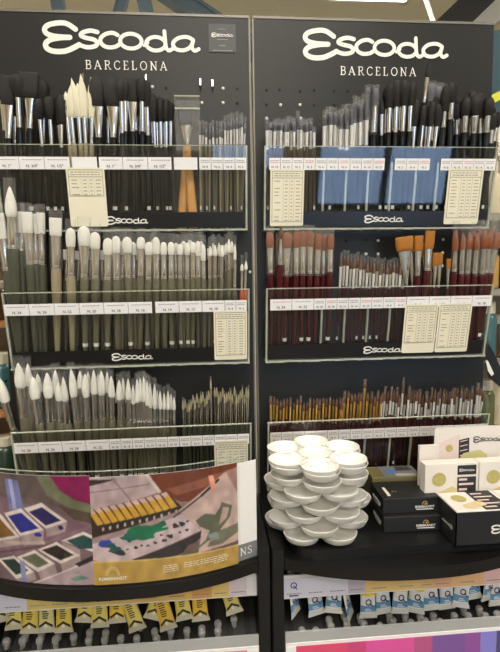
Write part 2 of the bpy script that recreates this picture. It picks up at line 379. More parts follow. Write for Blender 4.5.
# ================================================================ ACRYLIC RACKS
RACKNAME = ['top', 'middle', 'bottom']
SL = (YD-YL)/(ZLIP[0]-ZLED[0])              # outward slope of the front panels
class Rack: pass
RK = {}
TAGS = {
 (0, 0): [(-8, 18.5, 'N. 1"'), (18.5, 44, 'N. 3/4"'), (44, 69.5, 'N. 1/2"'), (71.5, 97, ''), (98.5, 122.5, 'N. 1"'), (122.5, 147.5, 'N. 3/4"'), (147.5, 171.5, 'N. 1/2"'), (173.5, 197.5, ''), (199, 211, 'N. 8'), (211, 223, 'N. 6'), (223, 235, 'N. 4'), (235, 246.5, 'N. 2')],
 (1, 0): [(269+11.6*i, 269+11.6*(i+1), s) for i, s in enumerate(['N. 10', 'N. 12', 'N. 2', 'N. 3', 'N. 4', 'N. 5', 'N. 6', 'N. 8', 'N. 10', 'N. 12'])] +
         [(395+11.8*i, 395+11.8*(i+1), s) for i, s in enumerate(['N. 2', 'N. 4', 'N. 6'])] + [(441+11*i, 441+11*(i+1), s) for i, s in enumerate(['N. 8', 'N. 10', 'N. 12', 'N. 14', 'N. 16'])],
 (0, 1): [(3, 28.5, 'N. 24'), (28.5, 54, 'N. 24'), (54, 79, 'N. 22'), (79, 103.5, 'N. 20'), (103.5, 128, 'N. 18'), (128, 152, 'N. 16'), (155, 179, 'N. 14'), (179, 202, 'N. 12'), (202, 225, 'N. 10'), (225, 236, 'N. 8'), (236, 247, 'N. 6')],
 (1, 1): [(270, 292, 'N. 24'), (292, 314, 'N. 22')] + [(314+11.6*i, 314+11.6*(i+1), s) for i, s in enumerate(['N. 20', 'N. 18', 'N. 16', 'N. 14', 'N. 12', 'N. 10', 'N. 8', 'N. 6'])] +
         [(407, 429.5, 'N. 4'), (429.5, 451, 'N. 1/2"'), (451, 472.5, 'N. 16'), (472.5, 493.5, 'N. 18')],
 (0, 2): [(13, 37.5, 'N. 28'), (37.5, 61.5, 'N. 26'), (61.5, 85.5, 'N. 24'), (85.5, 109, 'N. 22')] + [(109+11.7*i, 109+11.7*(i+1), s) for i, s in enumerate(['N. 20', 'N. 18', 'N. 16', 'N. 14', 'N. 12', 'N. 10', 'N. 8', 'N. 6', 'N. 4', 'N. 2', 'N. 0', 'N. 2/0'])],
 (1, 2): [(270+11.5*i, 270+11.5*(i+1), s) for i, s in enumerate(['N. 1', 'N. 2', 'N. 3', 'N. 4', 'N. 5', 'N. 6', 'N. 7', 'N. 8', 'N. 9', 'N. 10', 'N. 2', 'N. 3', 'N. 4', 'N. 5', 'N. 6', 'N. 7', 'N. 8', 'N. 9', 'N. 10'])]}
DIV = {(1, 0): [324, 346.5, 368.5, 391.5, 416, 437.5, 463], (1, 1): [322, 345, 368, 390], (0, 2): [39, 64, 88], (0, 1): [150, 176, 200], (0, 0): [98, 172.5], (1, 2): [365, 390, 411]}
blue_paper = mat('tag_paper_grey', (214, 210, 208), .6)
for b in (0, 1):
    for k in range(3):
        R = Rack(); RK[b, k] = R
        zl, zd = ZLIP[k]+Z0, ZLED[k]+Z0; x0, x1 = BX[b]
        R.zl, R.zd, R.x0, R.x1 = zl, zd, x0, x1
        dv = Vector((0, YD-YL, zd-zl)); Ln = dv.length; dv.normalize(); nv = Vector((0, dv.z, -dv.y))
        if nv.y > 0: nv = -nv
        def FR(x, s, n, zl=zl, dv=dv, nv=nv): return tuple(Vector((x, YL, zl)) + dv*s + nv*n)
        R.fr = FR; R.L = Ln; R.dv = dv; R.nv = nv
        r = empty('brush_rack', ((x0+x1)/2, YD/2, zd-.004), '%s clear acrylic brush trough with price tags, %s' % (RACKNAME[k], WHERE[b]), 'brush rack', 'acrylic brush racks')
        R.root = r
        MB().box((x0, 0, -.003), (x1, Ln, 0), acr, FR).build('front_panel', r)
        MB().box((x0, -.0006, -.0031), (x1, .0006, .0003), edge_m, FR).build('front_lip', r)
        # ledge with a slightly wavy glued seam
        mb = MB(); n = 60; vs = []; fs = []; rnd = random.Random(b*3+k)
        for i in range(n+1):
            x = x0+(x1-x0)*i/n; j = rnd.uniform(-.0006, .0006)
            vs += [(x, YD-.0035+j, zd-.003+j), (x, YD-.0035+j, zd+j*.4), (x, -.0008, zd), (x, -.0008, zd-.003)]
        for i in range(n):
            for q in range(4): fs.append((4*i+q, 4*i+(q+1) % 4, 4*i+4+(q+1) % 4, 4*i+4+q))
        fs += [(0, 1, 2, 3), tuple(4*n+q for q in (3, 2, 1, 0))]
        mb.add(vs, fs, edge_m).build('base_ledge', r)
        prof = [(-.0008, zd), (YD, zd), (YL, zl), (-.0008, zl-.012)]
        for x in (x0, x1-.003):
            mb = MB(); mb.prism(prof, x, x+.003, acr, lambda a, c, h: (h, a, c)).build('side_panel', r)
            MB().box((x, -.0005, -.0035), (x+.003, Ln, .0004), edge_m, FR).build('side_edge', r)
        for u in DIV[b, k]:
            q = at(u, (180, 325, 455)[k], -.042); x = q.x
            prof2 = [(-.001, zd+.001), (YD+.0035, zd+.001), (YL+.0075, zl-.02), (-.001, zl-.02)]
            MB().prism(prof2, x-.0006, x+.0006, acr, lambda a, c, h: (h, a, c)).build('divider', r)
            mb = MB(); mb.box((x-.0016, .024, -.0065), (x+.0016, Ln-.028, -.0034), edge_m if b else black_m, FR).build('divider_edge', r)
        # black strip along the foot of the front
        MB().box((x0+.004, Ln-.0275, .0001), (x1-.006, Ln-.0025, .0008), strip_m, FR).build('name_strip', r)
        lw = .067; f2 = lambda x, y, n, FR=FR, Ln=Ln: FR(x, Ln-y, n)
        mb = MB(); cx = (x0+x1)/2+(.008 if b else 0); logo(mb, cx-lw/2, .0145, lw, white_ink, f2, .0013); mb.build('strip_lettering', r)
        # price tags
        for i, (u0, u1, s) in enumerate(TAGS[b, k]):
            vm = (160, 306, 440)[k] if b == 0 else (161, 299, 430)[k]
            a, c = at(u0, vm, -.05).x, at(u1, vm, -.05).x
            a = max(a, x0+.001); c = min(c, x1-.001)
            t = MB().box((a+.0004, .018, .0002), (c-.0004, .0365, .0009), blue_paper if (b, k) == (1, 2) else paper_m, FR).build('price_tag', r)
            if s:
                fT = lambda x, y, n, FR=FR: FR(x, .0275-y, n)
                mb = MB(); ww = c-a
                mb.text(s, .0062 if ww > .03 else .0048, ink2_m, fT, (a+c)/2, -.0062, n=.0013)
                for q in range(2 if ww < .03 else 1):
                    y = .0045-q*.0028; x = (a+c)/2-ww*.36
                    while x < (a+c)/2+ww*.34:
                        w = random.uniform(.0015, .004); mb.box((x, y, .0009), (min(x+w, c-.002), y+.0011, .0012), red_ink if (b == 1 and k < 2 and i % 3 == 0) else ink_m, fT); x += w+.0008
                mb.build('printed_text', t, org=r.location)

# cream price list cards hung on the racks
def price_card(b, k, u0, u1, v0, v1, rows, foot, label, name='price_list'):
    R = RK[b, k]
    def onfront(u, v):                      # ray against the tilted front plane
        d = ray(u, v); n = R.nv; p0 = Vector((0, YL, R.zl))+n*.0016
        t = (p0-Vector((CX, CY, CZ))).dot(n)/d.dot(n); return Vector((CX, CY, CZ))+d*t
    a, c = onfront(u0, v0), onfront(u1, v0); bt = onfront((u0+u1)/2, v1)
    s0 = (a-Vector((0, YL, R.zl))).dot(R.dv); s1 = (bt-Vector((0, YL, R.zl))).dot(R.dv)
    x0, x1 = a.x, c.x; H = s1-s0; Wd = x1-x0
    o = empty(name, tuple(R.fr((x0+x1)/2, s1, .0016)), label, 'price card', 'cream price list cards on the racks')
    rr = .002; pts = [(x0+rr, s0), (x1-rr, s0), (x1, s0+rr), (x1, s1-rr), (x1-rr, s1), (x0+rr, s1), (x0, s1-rr), (x0, s0+rr)]
    MB().prism(pts, .0014, .0022, cream_m, R.fr).build('card', o)
    mb = MB(); rnd = random.Random(int(u0))
    tink = mat('table_ink', (160, 154, 138), .7)
    def bar(xa, ya, xb, yb, m=tink): mb.box((x0+xa*Wd, s0+ya*H, .0022), (x0+xb*Wd, s0+yb*H, .0025), m, R.fr)
    t = .007
    bar(.05, .035, .95, .035+t, ink2_m); bar(.05, .15, .95, .15+t, ink2_m); bar(.05, foot, .95, foot+t, ink2_m)
    bar(.05, .035, .065, foot); bar(.935, .035, .95, foot)
    for yy in (.07, .11):
        x = .12
        while x < .85: w = rnd.uniform(.04, .12); bar(x, yy, min(x+w, .88), yy+.014, ink_m); x += w+.025
    for x in (.38, .56, .70): bar(x, .17, x+.005, foot, ink_m)
    for i in range(rows):
        y = .20+(foot-.23)*i/max(1, rows-1)
        if i % 2 == 0 or rnd.random() < .4: bar(.12, y, .12+rnd.uniform(.1, .2), y+.016)
        for x, w in ((.43, .09), (.60, .07), (.76, .15)): bar(x, y, x+w*rnd.uniform(.7, 1), y+.016)
    mb.build('printed_table', o)
price_card(0, 0, 65.5, 104, 167.5, 226.5, 5, .47, 'cream price list with a short table and blank lower half')
price_card(1, 0, 270.5, 304.5, 169, 226, 12, .92, 'cream price list beside the left upright on the top trough above the palettes')
price_card(1, 0, 449, 484, 168.5, 224, 12, .88, 'cream price list hung below tags of the wide black mop brushes')
price_card(0, 1, 213.5, 247, 311, 359.5, 14, .90, 'cream price list on the middle trough above the watercolour poster')
price_card(1, 1, 405.5, 438.5, 304.5, 352.5, 11, .78, 'cream price list with wide blank foot below golden flat brushes')
price_card(1, 1, 439.5, 472.5, 303.5, 351.5, 13, .90, 'cream price list with long table below red handled sable brushes')
price_card(0, 2, 214, 248, 441, 492, 14, .90, 'cream price list on the bottom trough partly behind the poster')

# ================================================================ BRUSHES
def proto(name, mb, smooth=True):
    me = bpy.data.meshes.new(name); me.from_pydata(mb.v, [], mb.f)
    if smooth: me.polygons.foreach_set('use_smooth', [True]*len(mb.f))
    me.update(); return me
DUMMY = black_m
def lathe_mesh(name, prof, seg, fx=None, fy=None, jit=0, shift=None, power=2.0, seed=0, capped=True):
    rnd = random.Random(seed); vs = []; fs = []; J = [1+rnd.uniform(-jit, jit) for _ in range(seg)]
    for (r, z) in prof:
        ax = fx(z) if fx else 1; ay = fy(z) if fy else 1; sh = shift(z) if shift else 0
        for k in range(seg):
            a = 2*math.pi*k/seg; c, s = math.cos(a), math.sin(a)
            c = math.copysign(abs(c)**(2/power), c); s = math.copysign(abs(s)**(2/power), s)
            j = 1+(J[k]-1)*min(1, z*2)
            vs.append((r*ax*c*j+sh, r*ay*s*j, z*(1+(J[(k*7) % seg]-1)*.5*z*z)))
    for i in range(len(prof)-1):
        for k in range(seg): fs.append((i*seg+k, i*seg+(k+1) % seg, (i+1)*seg+(k+1) % seg, (i+1)*seg+k))
    if capped: fs += [tuple(range(seg))[::-1], tuple((len(prof)-1)*seg+k for k in range(seg))]
    mb = MB(); mb.v = vs; mb.f = fs; return proto(name, mb)
def strands(me, prof, n, seed, fx=1, fy=1, over=.06, spread=.06, shift=None):
    # adds fine hair blades over a tuft mesh
    rnd = random.Random(seed); vs = [tuple(v.co) for v in me.vertices]; fs = [tuple(p.vertices) for p in me.polygons]
    def rad(z):
        z = min(1, max(0, z))
        for (r0, z0), (r1, z1) in zip(prof, prof[1:]):
            if z <= z1: return r0+(r1-r0)*(z-z0)/max(1e-6, z1-z0)
        return prof[-1][0]
    for _ in range(n):
        a = rnd.uniform(0, 2*math.pi); q = math.sqrt(rnd.random()); top = 1+rnd.uniform(-.12, over); da = rnd.uniform(-.25, .25); k = 1+rnd.uniform(-spread*.4, spread)
        if shift is None: top *= 1-.18*q*q if prof[-1][0] < .5 else 1
        o = len(vs); w = rnd.uniform(.03, .06)
        zs = [.3, .6, .85, 1.0]
        for z in zs:
            zz = z*top; r = max(rad(min(zz, .97)), .10)*(q*.35+.68)*k
            aa = a+da*z; ww = w*(1 if z < .9 else .15)
            sh = shift(zz) if shift else 0
            fyy = fy(zz) if callable(fy) else fy
            vs += [(r*math.cos(aa-ww)*fx+sh, r*math.sin(aa-ww)*fyy, zz), (r*math.cos(aa+ww)*fx+sh, r*math.sin(aa+ww)*fyy, zz)]
        for i in range(len(zs)-1): fs.append((o+2*i, o+2*i+1, o+2*i+3, o+2*i+2))
    mb = MB(); mb.v = vs; mb.f = fs; return proto(me.name+'_strands', mb)
MESH = {}
def withmat(me, m):
    k = (me.name, m.name)
    if k not in MESH:
        c = me.copy(); c.materials.append(m); MESH[k] = c
    return MESH[k]
HANDLE = lathe_mesh('handle', [(.02, 0), (.34, .004), (.46, .12), (.62, .35), (.80, .6), (.96, .82), (1, .9), (.94, .96), (.78, 1)], 10)
PADDLE = lathe_mesh('handle_paddle', [(.9, 0), (1.25, .01), (1.3, .04), (1.2, .4), (.98, .7), (.75, .9), (.8, .96), (.9, 1)], 12, fy=lambda z: .55)
BRIS = {
 'round': [lathe_mesh('hair_round%d' % i, [(.78, 0), (.95, .12), (1, .28), (.88, .5), (.6, .74), (.28, .92), (.04, 1)], 12, jit=.06, seed=i) for i in range(2)],
 'mop': [lathe_mesh('hair_mop%d' % i, [(.55, 0), (.72, .12), (.9, .35), (1, .58), (.92, .78), (.66, .93), (.2, 1)], 14, jit=.13, seed=10+i) for i in range(4)],
 'flat': [lathe_mesh('hair_flat%d' % i, [(.9, 0), (.97, .3), (1, .8), (1, .97), (.9, 1)], 14, fy=lambda z: .42-.22*z, jit=.05, power=3.2, seed=20+i) for i in range(3)],
 'filbert': [lathe_mesh('hair_filbert%d' % i, [(.85, 0), (.97, .3), (1, .55), (.9, .75), (.66, .91), (.15, 1)], 14, fy=lambda z: .5-.2*z, jit=.04, power=2.4, seed=30+i) for i in range(3)],
 'dagger': [lathe_mesh('hair_dagger%d' % i, [(.7, 0), (.9, .25), (1, .5), (.7, .75), (.05, 1)], 12, fy=lambda z: .6, jit=.1, shift=lambda z, i=i: (.9*z*z)*(1, -1, .2, -.3)[i], seed=40+i) for i in range(4)],
}
_P = {'mop': [(.55, 0), (.72, .12), (.9, .35), (1, .58), (.92, .78), (.66, .93), (.2, 1)], 'flat': [(.9, 0), (.97, .3), (1, .8), (1, .97), (.9, 1)], 'filbert': [(.85, 0), (.97, .3), (1, .55), (.9, .75), (.66, .91), (.15, 1)]}
BRIS['mop'] = [strands(m, _P['mop'], 90, i, over=.14, spread=.16) for i, m in enumerate(BRIS['mop'])]
BRIS['flat'] = [strands(m, _P['flat'], 60, i, fy=lambda z: .42-.22*min(1, z), over=.05, spread=.03) for i, m in enumerate(BRIS['flat'])]
FER = {}
def ferrule_mesh(rx, ry):
    rx, ry = round(rx*5)/5, round(ry*5)/5
    if (rx, ry) not in FER:
        f = lambda r: (lambda z: 1+(r-1)*min(1, max(0, (z-.12)/.8)))
        FER[rx, ry] = lathe_mesh('ferrule_%.1f_%.1f' % (rx, ry), [(.9, 0), (1.08, .015), (1.08, .04), (.95, .05), (1.08, .07), (1.08, .095), (.96, .11), (1, .14), (1, .5), (1, .93), (1.02, .97), (1, 1)], 12, fx=f(rx), fy=f(ry))
    return FER[rx, ry]
SLEEVE = lathe_mesh('sleeve', [(1, 0), (1, .5), (1, 1)], 10, capped=False)
STICK = lathe_mesh('sticker', [(1, 0), (1, 1)], 8, capped=False)
KIND = {  # object name, hair, shape, ferrule, handle, flat, category
 'mop': ('mop_brush', 'black', 'mop', silver, 'black', 0), 'mopn': ('mop_brush', 'black', 'mop', nickel, 'black', 0),
 'bflat': ('flat_wash_brush', 'black', 'flat', silver, 'black', 1), 'bfil': ('filbert_mop_brush', 'black', 'filbert', silver, 'black', 1),
 'goat': ('goat_hair_brush', 'cream', 'dagger', silver, 'tan', 0),
 'wround': ('white_round_brush', 'white', 'round', silver, 'olive', 0), 'wflat': ('white_flat_brush', 'white', 'flat', silver, 'olive', 1), 'wfil': ('white_filbert_brush', 'white', 'filbert', silver, 'olive', 1),
 'sflat': ('sable_flat_brush', 'sable', 'filbert', silver, 'red', 1), 'sround': ('sable_round_brush', 'sable', 'round', nickel, 'red', 0),
 'gflat': ('golden_flat_brush', 'gold', 'flat', nickel, 'red', 1),
 'fgrey': ('fine_detail_brush', 'grey', 'round', whitefer, 'tan', 0), 'fblack': ('fine_detail_brush', 'grey', 'mop', whitefer, 'maroon', 0),
 'fsable': ('thin_sable_brush', 'brown', 'round', whitefer, 'maroon', 0), 'fgold': ('gold_ferrule_brush', 'brown', 'round', goldfer, 'maroon', 0),
 'fwhite': ('thin_pale_brush', 'beige', 'round', nickel, 'dkolive', 0), 'liner': ('liner_brush', 'black', 'round', silver, 'black', 0),
 'wood': ('wooden_wash_brush', 'grey', 'flat', nickel, 'wood', 1)}
LAYER = [-.0165, -.0095, -.005]
PXM = 1/575.0
NB = 0
def brush(b, k, kind, ut, vt, ub, vb, vf, w, label, group, layer=0, hw=None, sleeve=0, handle=None, spin=None, fw=None, hair=None):
    """ut,vt tip; ub foot; vb where hair meets metal; vf where metal meets handle; w hair width"""
    global NB
    NB += 1
    nm, hr, shape, fer, hd, flat = KIND[kind]
    R = RK[b, k]; hd = handle or hd; hr = hair or hr
    yb = LAYER[layer]; base_z = R.zd+.002
    C = Vector((CX, CY, CZ)); n = Vector((0, 1, SL))           # plane y = yb - SL*(z-zd)
    def hit(u, v):
        d = ray(u, v); p0 = Vector((0, yb, R.zd)); return C+d*((p0-C).dot(n)/d.dot(n))
    T = hit(ut, vt); vbase = (222, 358, 476)[k]; B = hit(ub, vbase)
    B = Vector((B.x, yb-SL*.002, base_z)); B.x = min(max(B.x, R.x0+.009), R.x1-.009)
    ax = T-B; L = ax.length; ax.normalize()
    def frac(v):                                               # where along the brush the pixel row v falls
        lo, hi = 0., 1.
        for _ in range(24):
            mid = (lo+hi)/2; q = B+(T-B)*mid-C; vv = 326-FPX*q.dot(Up)/q.dot(Fw)
            if vv > v: lo = mid
            else: hi = mid
        return lo
    fb, ff = frac(vb), frac(vf)
    px = (T-C).dot(Fw)/FPX
    xa = Vector((1, 0, 0)); xa = (xa-ax*xa.dot(ax)).normalized(); ya = ax.cross(xa)
    sp = random.uniform(-.35, .35) if spin is None else spin
    if not flat and spin is None: sp = random.uniform(-3, 3) if shape == 'round' else sp
    X = xa*math.cos(sp)+ya*math.sin(sp); Y = ax.cross(X)
    root = bpy.data.objects.new(nm, None); root.empty_display_size = .01; COL.objects.link(root)
    root.matrix_world = Matrix(((X.x, Y.x, ax.x, B.x), (X.y, Y.y, ax.y, B.y), (X.z, Y.z, ax.z, B.z), (0, 0, 0, 1)))
    tag(root, label, 'paintbrush', group)
    def child(name, me, m, z, sx, sy, sz):
        o = bpy.data.objects.new(name, withmat(me, m)); COL.objects.link(o); o.parent = root
        o.location = (0, 0, z); o.scale = (sx, sy, sz); return o
    hw = hw or (w*.8); hr_ = hw*px/2; hr_ = min(hr_, .0105); wr = w*px/2
    child('handle', PADDLE if kind == 'wood' else HANDLE, HAND[hd], 0, hr_, hr_, ff*L)
    rb = hr_*.80; fwr = (fw*px/2) if fw else (wr*.85 if flat else min(wr*.8, rb*1.15))
    me = ferrule_mesh(fwr/rb, (.42 if flat else fwr/rb) if flat else fwr/rb)
    child('ferrule', me, fer, ff*L-.001, rb, rb, (fb-ff)*L+.002)
    me = random.choice(BRIS[shape])
    child('bristles', me, HAIR[hr], fb*L-.001, wr, wr if shape in ('flat', 'filbert') else min(wr, .008), (1-fb)*L+.001)
    if sleeve:
        z0 = ff*L-.004; sr = max(wr*1.06, hr_*.9)
        child('clear_sleeve', SLEEVE, sleeve_m, z0, sr, min(sr*.75, .0085), L+sleeve*px-z0)
    if layer == 0 and random.random() < .55:
        child('barcode_sticker', STICK, sticker_m, .031, hr_*.60, hr_*.60, .006)
    return root
ORD = ['first', 'second', 'third', 'fourth', 'fifth', 'sixth', 'seventh', 'eighth', 'ninth', 'tenth', 'eleventh', 'twelfth', 'thirteenth', 'fourteenth', 'fifteenth']
def multi(b, k, kind, rows, label, group, order=None, **kw):
    """order = (short label, landmark): front rank brushes are told apart by counting from a landmark"""
    front = sorted([r for r in rows if not (len(r) > 6 and r[6].get('layer'))], key=lambda r: r[0])
    for r in rows:
        lb = label
        if order:
            lb = '%s %s, counted from %s' % (ORD[front.index(r)], order[0], order[1]) if r in front else order[0]+' in second rank '+order[2]
        brush(b, k, kind, *r[:6], lb, group, **{**kw, **(r[6] if len(r) > 6 else {})})

# --- top trough above the poster
A0 = 'in top trough over the poster'
multi(0, 0, 'bflat', [(6.5, 76, 8, 104, 138, 14)], 'wide black flat wash brush with short flared ferrule next to tall mops', 'black wash brushes, wide flared ferrule', hw=8, spin=0)
multi(0, 0, 'mop', [(17, 74, 24, 97, 127, 15, dict(hw=6)), (42, 78, 38, 105, 129, 15, dict(hw=6, layer=1)), (1, 80, 2, 100, 130, 13, dict(hw=6, layer=1))], 'large soft black mop brush ' + A0, 'large black mops', spin=0)
multi(0, 0, 'bflat', [(29, 72, 31, 97, 128, 20)], 'broad black flat brush with bright ferrule between two large mops', 'black wash brushes, bright ferrule', hw=7, spin=0, fw=10)
multi(0, 0, 'mop', [(38, 98, 49, 119, 146, 12), (49, 97, 56, 119, 145, 12), (61, 95, 62, 124, 147, 12), (57, 104, 68, 125, 148, 10, dict(layer=1))], 'short black mop brush with slanted silver ferrule ' + A0, 'short black mops beside the cream brushes', order=('short black mop with slanted ferrule', 'the large mops', 'by the cream tufts'), hw=5)
multi(0, 0, 'goat', [(65, 92, 77, 117, 144, 9), (68, 82, 82, 117, 143, 10), (76, 79, 86, 117, 143, 10), (82, 75, 90, 117, 143, 10), (92, 78, 91, 118, 143, 9), (79, 84, 85, 116, 143, 12, dict(layer=1)), (86, 88, 88, 117, 143, 10, dict(layer=1))],
      'cream goat hair brush with ragged pointed tuft ' + A0, 'cream goat hair brushes', order=('cream goat hair brush with ragged tuft', 'the short black mops', 'of the cream tufts'), hw=5, spin=0)
multi(0, 0, 'bfil', [(95.5, 76, 103, 105.5, 137, 15, dict(fw=13)), (112, 77, 115, 105.5, 137, 15, dict(fw=13))], 'black filbert wash brush with wide tapering ferrule beside the cream brushes', 'black filbert wash brushes', hw=8, spin=0)
multi(0, 0, 'mop', [(121, 81, 124, 101, 133, 12), (125, 80, 126, 101, 131, 10), (142, 78, 143, 101, 131, 11), (147, 80, 149, 108, 135, 8), (135, 82, 137, 102, 130, 10, dict(layer=1))], 'black mop brush beside the packet of wooden brushes', 'black mops beside the packet', order=('black mop with silver ferrule', 'the black filberts', 'near the packet'), hw=6)
multi(0, 0, 'bflat', [(132, 79, 134, 101, 131, 11)], 'narrow black flat brush with flared bright ferrule among mops', 'narrow black flat brush', hw=6.5, spin=0, fw=10)
multi(0, 0, 'mop', [(153, 95, 158, 121, 147, 9), (160, 97, 163, 121, 147, 8), (166, 99, 167, 121, 147, 9), (171, 101, 170, 121, 146, 7), (156, 98, 160, 122, 147, 9, dict(layer=1)), (164, 102, 165, 122, 147, 8, dict(layer=1))], 'small black mop brush with thin ferrule right beside the packet', 'small black mops beside the packet', order=('small black mop with thin ferrule', 'the taller black mops', 'beside the packet'), hw=4.2)
for i, u in enumerate([14, 28, 44, 52, 100, 108, 119, 131, 140, 146, 153]):
    brush(0, 0, 'mop', u+random.uniform(-2, 2), 96+random.uniform(-6, 8), u+random.uniform(-2, 2), 116, 143, 8, 'black mop brush standing in the second rank ' + A0, 'black mops in the second rank', layer=2, hw=4.5)
# crossed wooden brushes in their packet
brush(0, 0, 'wood', 184.5, 109, 193.5, 124, 144, 14, 'wooden handled wash brush in a packet, handle leaning right', 'wooden brushes in a packet', spin=0, fw=12, hw=8, layer=0)
brush(0, 0, 'wood', 188.5, 111, 181.5, 126, 145, 13, 'wooden handled wash brush in a packet, handle leaning left', 'wooden brushes in a packet', spin=0, fw=11, hw=8, layer=1)
R = RK[0, 0]; a = at(174.5, 97, -.062); c = at(201, 152, -.052)
o = empty('brush_packet', (a.x/2+c.x/2, -.052, c.z), 'clear plastic packet around the crossed wooden wash brushes', 'packet')
pk = lambda x, y, n: (x, -.040-n-(y-R.zd)*SL*.55, y)
mb = MB(); mb.box((a.x, c.z, -.011), (c.x, a.z, .010), sleeve_m, pk).build('packet_body', o)
mb = MB(); mb.box((a.x, a.z-.020, .010), (c.x, a.z-.0175, .0108), edge_m, pk).box((a.x, a.z-.002, -.003), (c.x, a.z, .0108), edge_m, pk).build('packet_seam', o)
for i, (u, v) in enumerate([(200, 121), (203, 120), (206, 122), (210, 123), (213, 120), (217, 121), (220, 122), (222, 121), (225, 116), (228, 115), (231, 113), (234, 114), (237, 112), (240, 114), (242, 113), (245, 117)]):
    brush(0, 0, 'fgrey', u, v+6, u+random.uniform(-1, 2), v+13+random.uniform(0, 4), 144, 3.2, 'fine sleeved brush with pale olive handle ' + A0, 'fine sleeved brushes on the top trough above the poster', layer=i % 2, hw=3, sleeve=6, handle='olive' if i % 3 else 'tan')
# --- top trough above the palettes
A1 = 'in top trough over the palettes'
for i, (u, v) in enumerate([(267, 119), (271, 123), (275, 121), (278, 119.5), (281, 121), (284, 120), (288, 117), (291, 118), (294, 119), (298, 112), (301, 121), (303, 119), (307, 120), (311, 119), (314, 128), (269, 124), (286, 122), (305, 122)]):
    brush(1, 0, 'fblack', u, v+3, u+random.uniform(-1.5, .5), 131+random.uniform(-2, 3), 147+random.uniform(-2, 3), 4.2, 'small grey haired brush with white ferrule and sleeve ' + A1, 'small grey haired brushes', layer=i % 2, hw=3.2, sleeve=4, handle='brown')
for i, (u, v, vb, vf) in enumerate([(325, 114, 127, 146), (328, 111, 126, 146), (331, 111, 126, 146), (335, 112, 126, 146), (341, 113, 130, 149), (344, 109, 130, 149), (347, 108, 130, 150), (350, 114, 131, 149), (355, 100, 124, 146), (358, 101, 124, 145), (361, 104, 123, 145), (364, 98, 121, 144), (367, 99, 121, 145), (338, 115, 128, 147), (352, 108, 126, 147)]):
    brush(1, 0, 'fblack', u, v+1, u-random.uniform(1, 4), vb, vf, 5.2, 'medium grey haired brush with pale slim ferrule ' + A1, 'medium grey haired brushes', layer=i % 2, hw=4, sleeve=5, handle='black')
multi(1, 0, 'mop', [(368, 88, 366, 104, 131, 6, dict(layer=1)), (376, 88, 369, 107, 132, 7)], 'tall slim grey mop in a sleeve beside the dark fan of mops', 'tall slim grey mops', hw=6.5, sleeve=3, hair='grey')
multi(1, 0, 'liner', [(382, 99, 380, 114, 135, 5)], 'dark brush with gold ferrule between tall slim mops and dark fan', 'gold ferrule brush on the top trough', hw=5)
multi(1, 0, 'mop', [(390, 83, 386, 108, 132, 11), (397, 80, 392, 107, 132, 11), (405, 80, 398, 106, 131, 11), (412, 82, 404, 106, 131, 10), (394, 86, 390, 106, 130, 10, dict(layer=1)), (401, 84, 396, 106, 130, 10, dict(layer=1)), (386, 88, 384, 110, 133, 7, dict(layer=1))], 'black mop with silver ferrule in the dark fan ' + A1, 'dark fan of mops', order=('black mop in the dark fan', 'the tall slim grey mops', 'of the fan'), hw=6)
multi(1, 0, 'mop', [(416, 99, 408, 127, 148, 8), (424, 104, 414, 126, 147, 8), (433, 102, 419, 127, 148, 8), (439, 104, 426, 127, 148, 8), (420, 106, 412, 128, 148, 7, dict(layer=1)), (428, 100, 420, 127, 148, 8, dict(layer=1))], 'black mop leaning beside the tall pointed liner brush', 'leaning black mops by the liner', order=('leaning black mop beside the liner', 'the dark fan', 'of leaning mops'), hw=5)
multi(1, 0, 'liner', [(429.5, 61, 407, 78.5, 102, 5)], 'tall black pointed liner brush rising above all the others', 'tall liner', hw=5.5, fw=4)
multi(1, 0, 'mopn', [(447, 85, 434, 111, 127, 10, dict(fw=5)), (452, 82, 446, 104, 119, 11, dict(fw=7)), (466, 97, 460, 117, 132, 11, dict(fw=7)), (476, 95, 468, 117, 133, 12, dict(fw=8)), (481, 100, 477, 118, 133, 7, dict(fw=4, layer=1)), (489, 97, 481, 117, 132, 11, dict(fw=7)), (457, 104, 454, 120, 134, 6, dict(fw=3.5, layer=1)), (494, 113, 488, 130, 143, 8, dict(fw=5)), (499, 112, 493, 128, 141, 8, dict(fw=5, layer=1)), (436, 96, 424, 120, 140, 9, dict(fw=5, layer=1))],
      'wide black mop with ringed grey ferrule near the teal sign', 'wide black mops with ringed ferrules', order=('wide black mop with ringed ferrule', 'the tall liner brush', 'near the teal sign'), hw=7.5)
for i in range(9):
    u = 437+i*6.3; brush(1, 0, 'mop', u+4, 98+random.uniform(-6, 10), u-3, 118, 140, 10, 'black mop in the second rank behind wide ringed mops', 'second rank of wide mops', layer=2, hw=4.5, hair='black')
for i in range(3): brush(1, 0, 'mop', 431+i*7, 84+i*2, 424+i*5, 104, 135, 11, 'soft grey mop in a sleeve behind the tall liner brush', 'soft grey sleeved mops', layer=2, hw=4, sleeve=3, hair='grey')
# --- middle trough above the poster: white brushes in sleeves, olive handles
A2 = 'in middle trough over the poster'
S = dict(sleeve=9)
G2 = 'white synthetic brushes on the middle trough'
multi(0, 1, 'wround', [(9.5, 187, 18, 216, 248, 11.5)], 'largest pointed white round brush with dark olive handle ' + A2, G2, hw=13, handle='dkolive', spin=0, **S)
multi(0, 1, 'wflat', [(-1, 213, 5, 238, 270, 9)], 'white flat brush at the end of the middle trough beside the largest round', G2, hw=10, handle='dkolive', **S)
multi(0, 1, 'wflat', [(20, 212, 26, 232, 250, 9, dict(layer=1)), (26.5, 212, 36, 232, 264, 11), (40.5, 213, 45, 233, 264, 8, dict(layer=1)), (33, 214, 41, 233, 263, 8, dict(layer=1))], 'white flat brush with slanted ferrule in a sleeve next to the largest round', 'white flats next to the largest round', order=('sleeved white flat brush', 'the largest round', 'beside the largest round'), hw=10, handle='dkolive', **S)
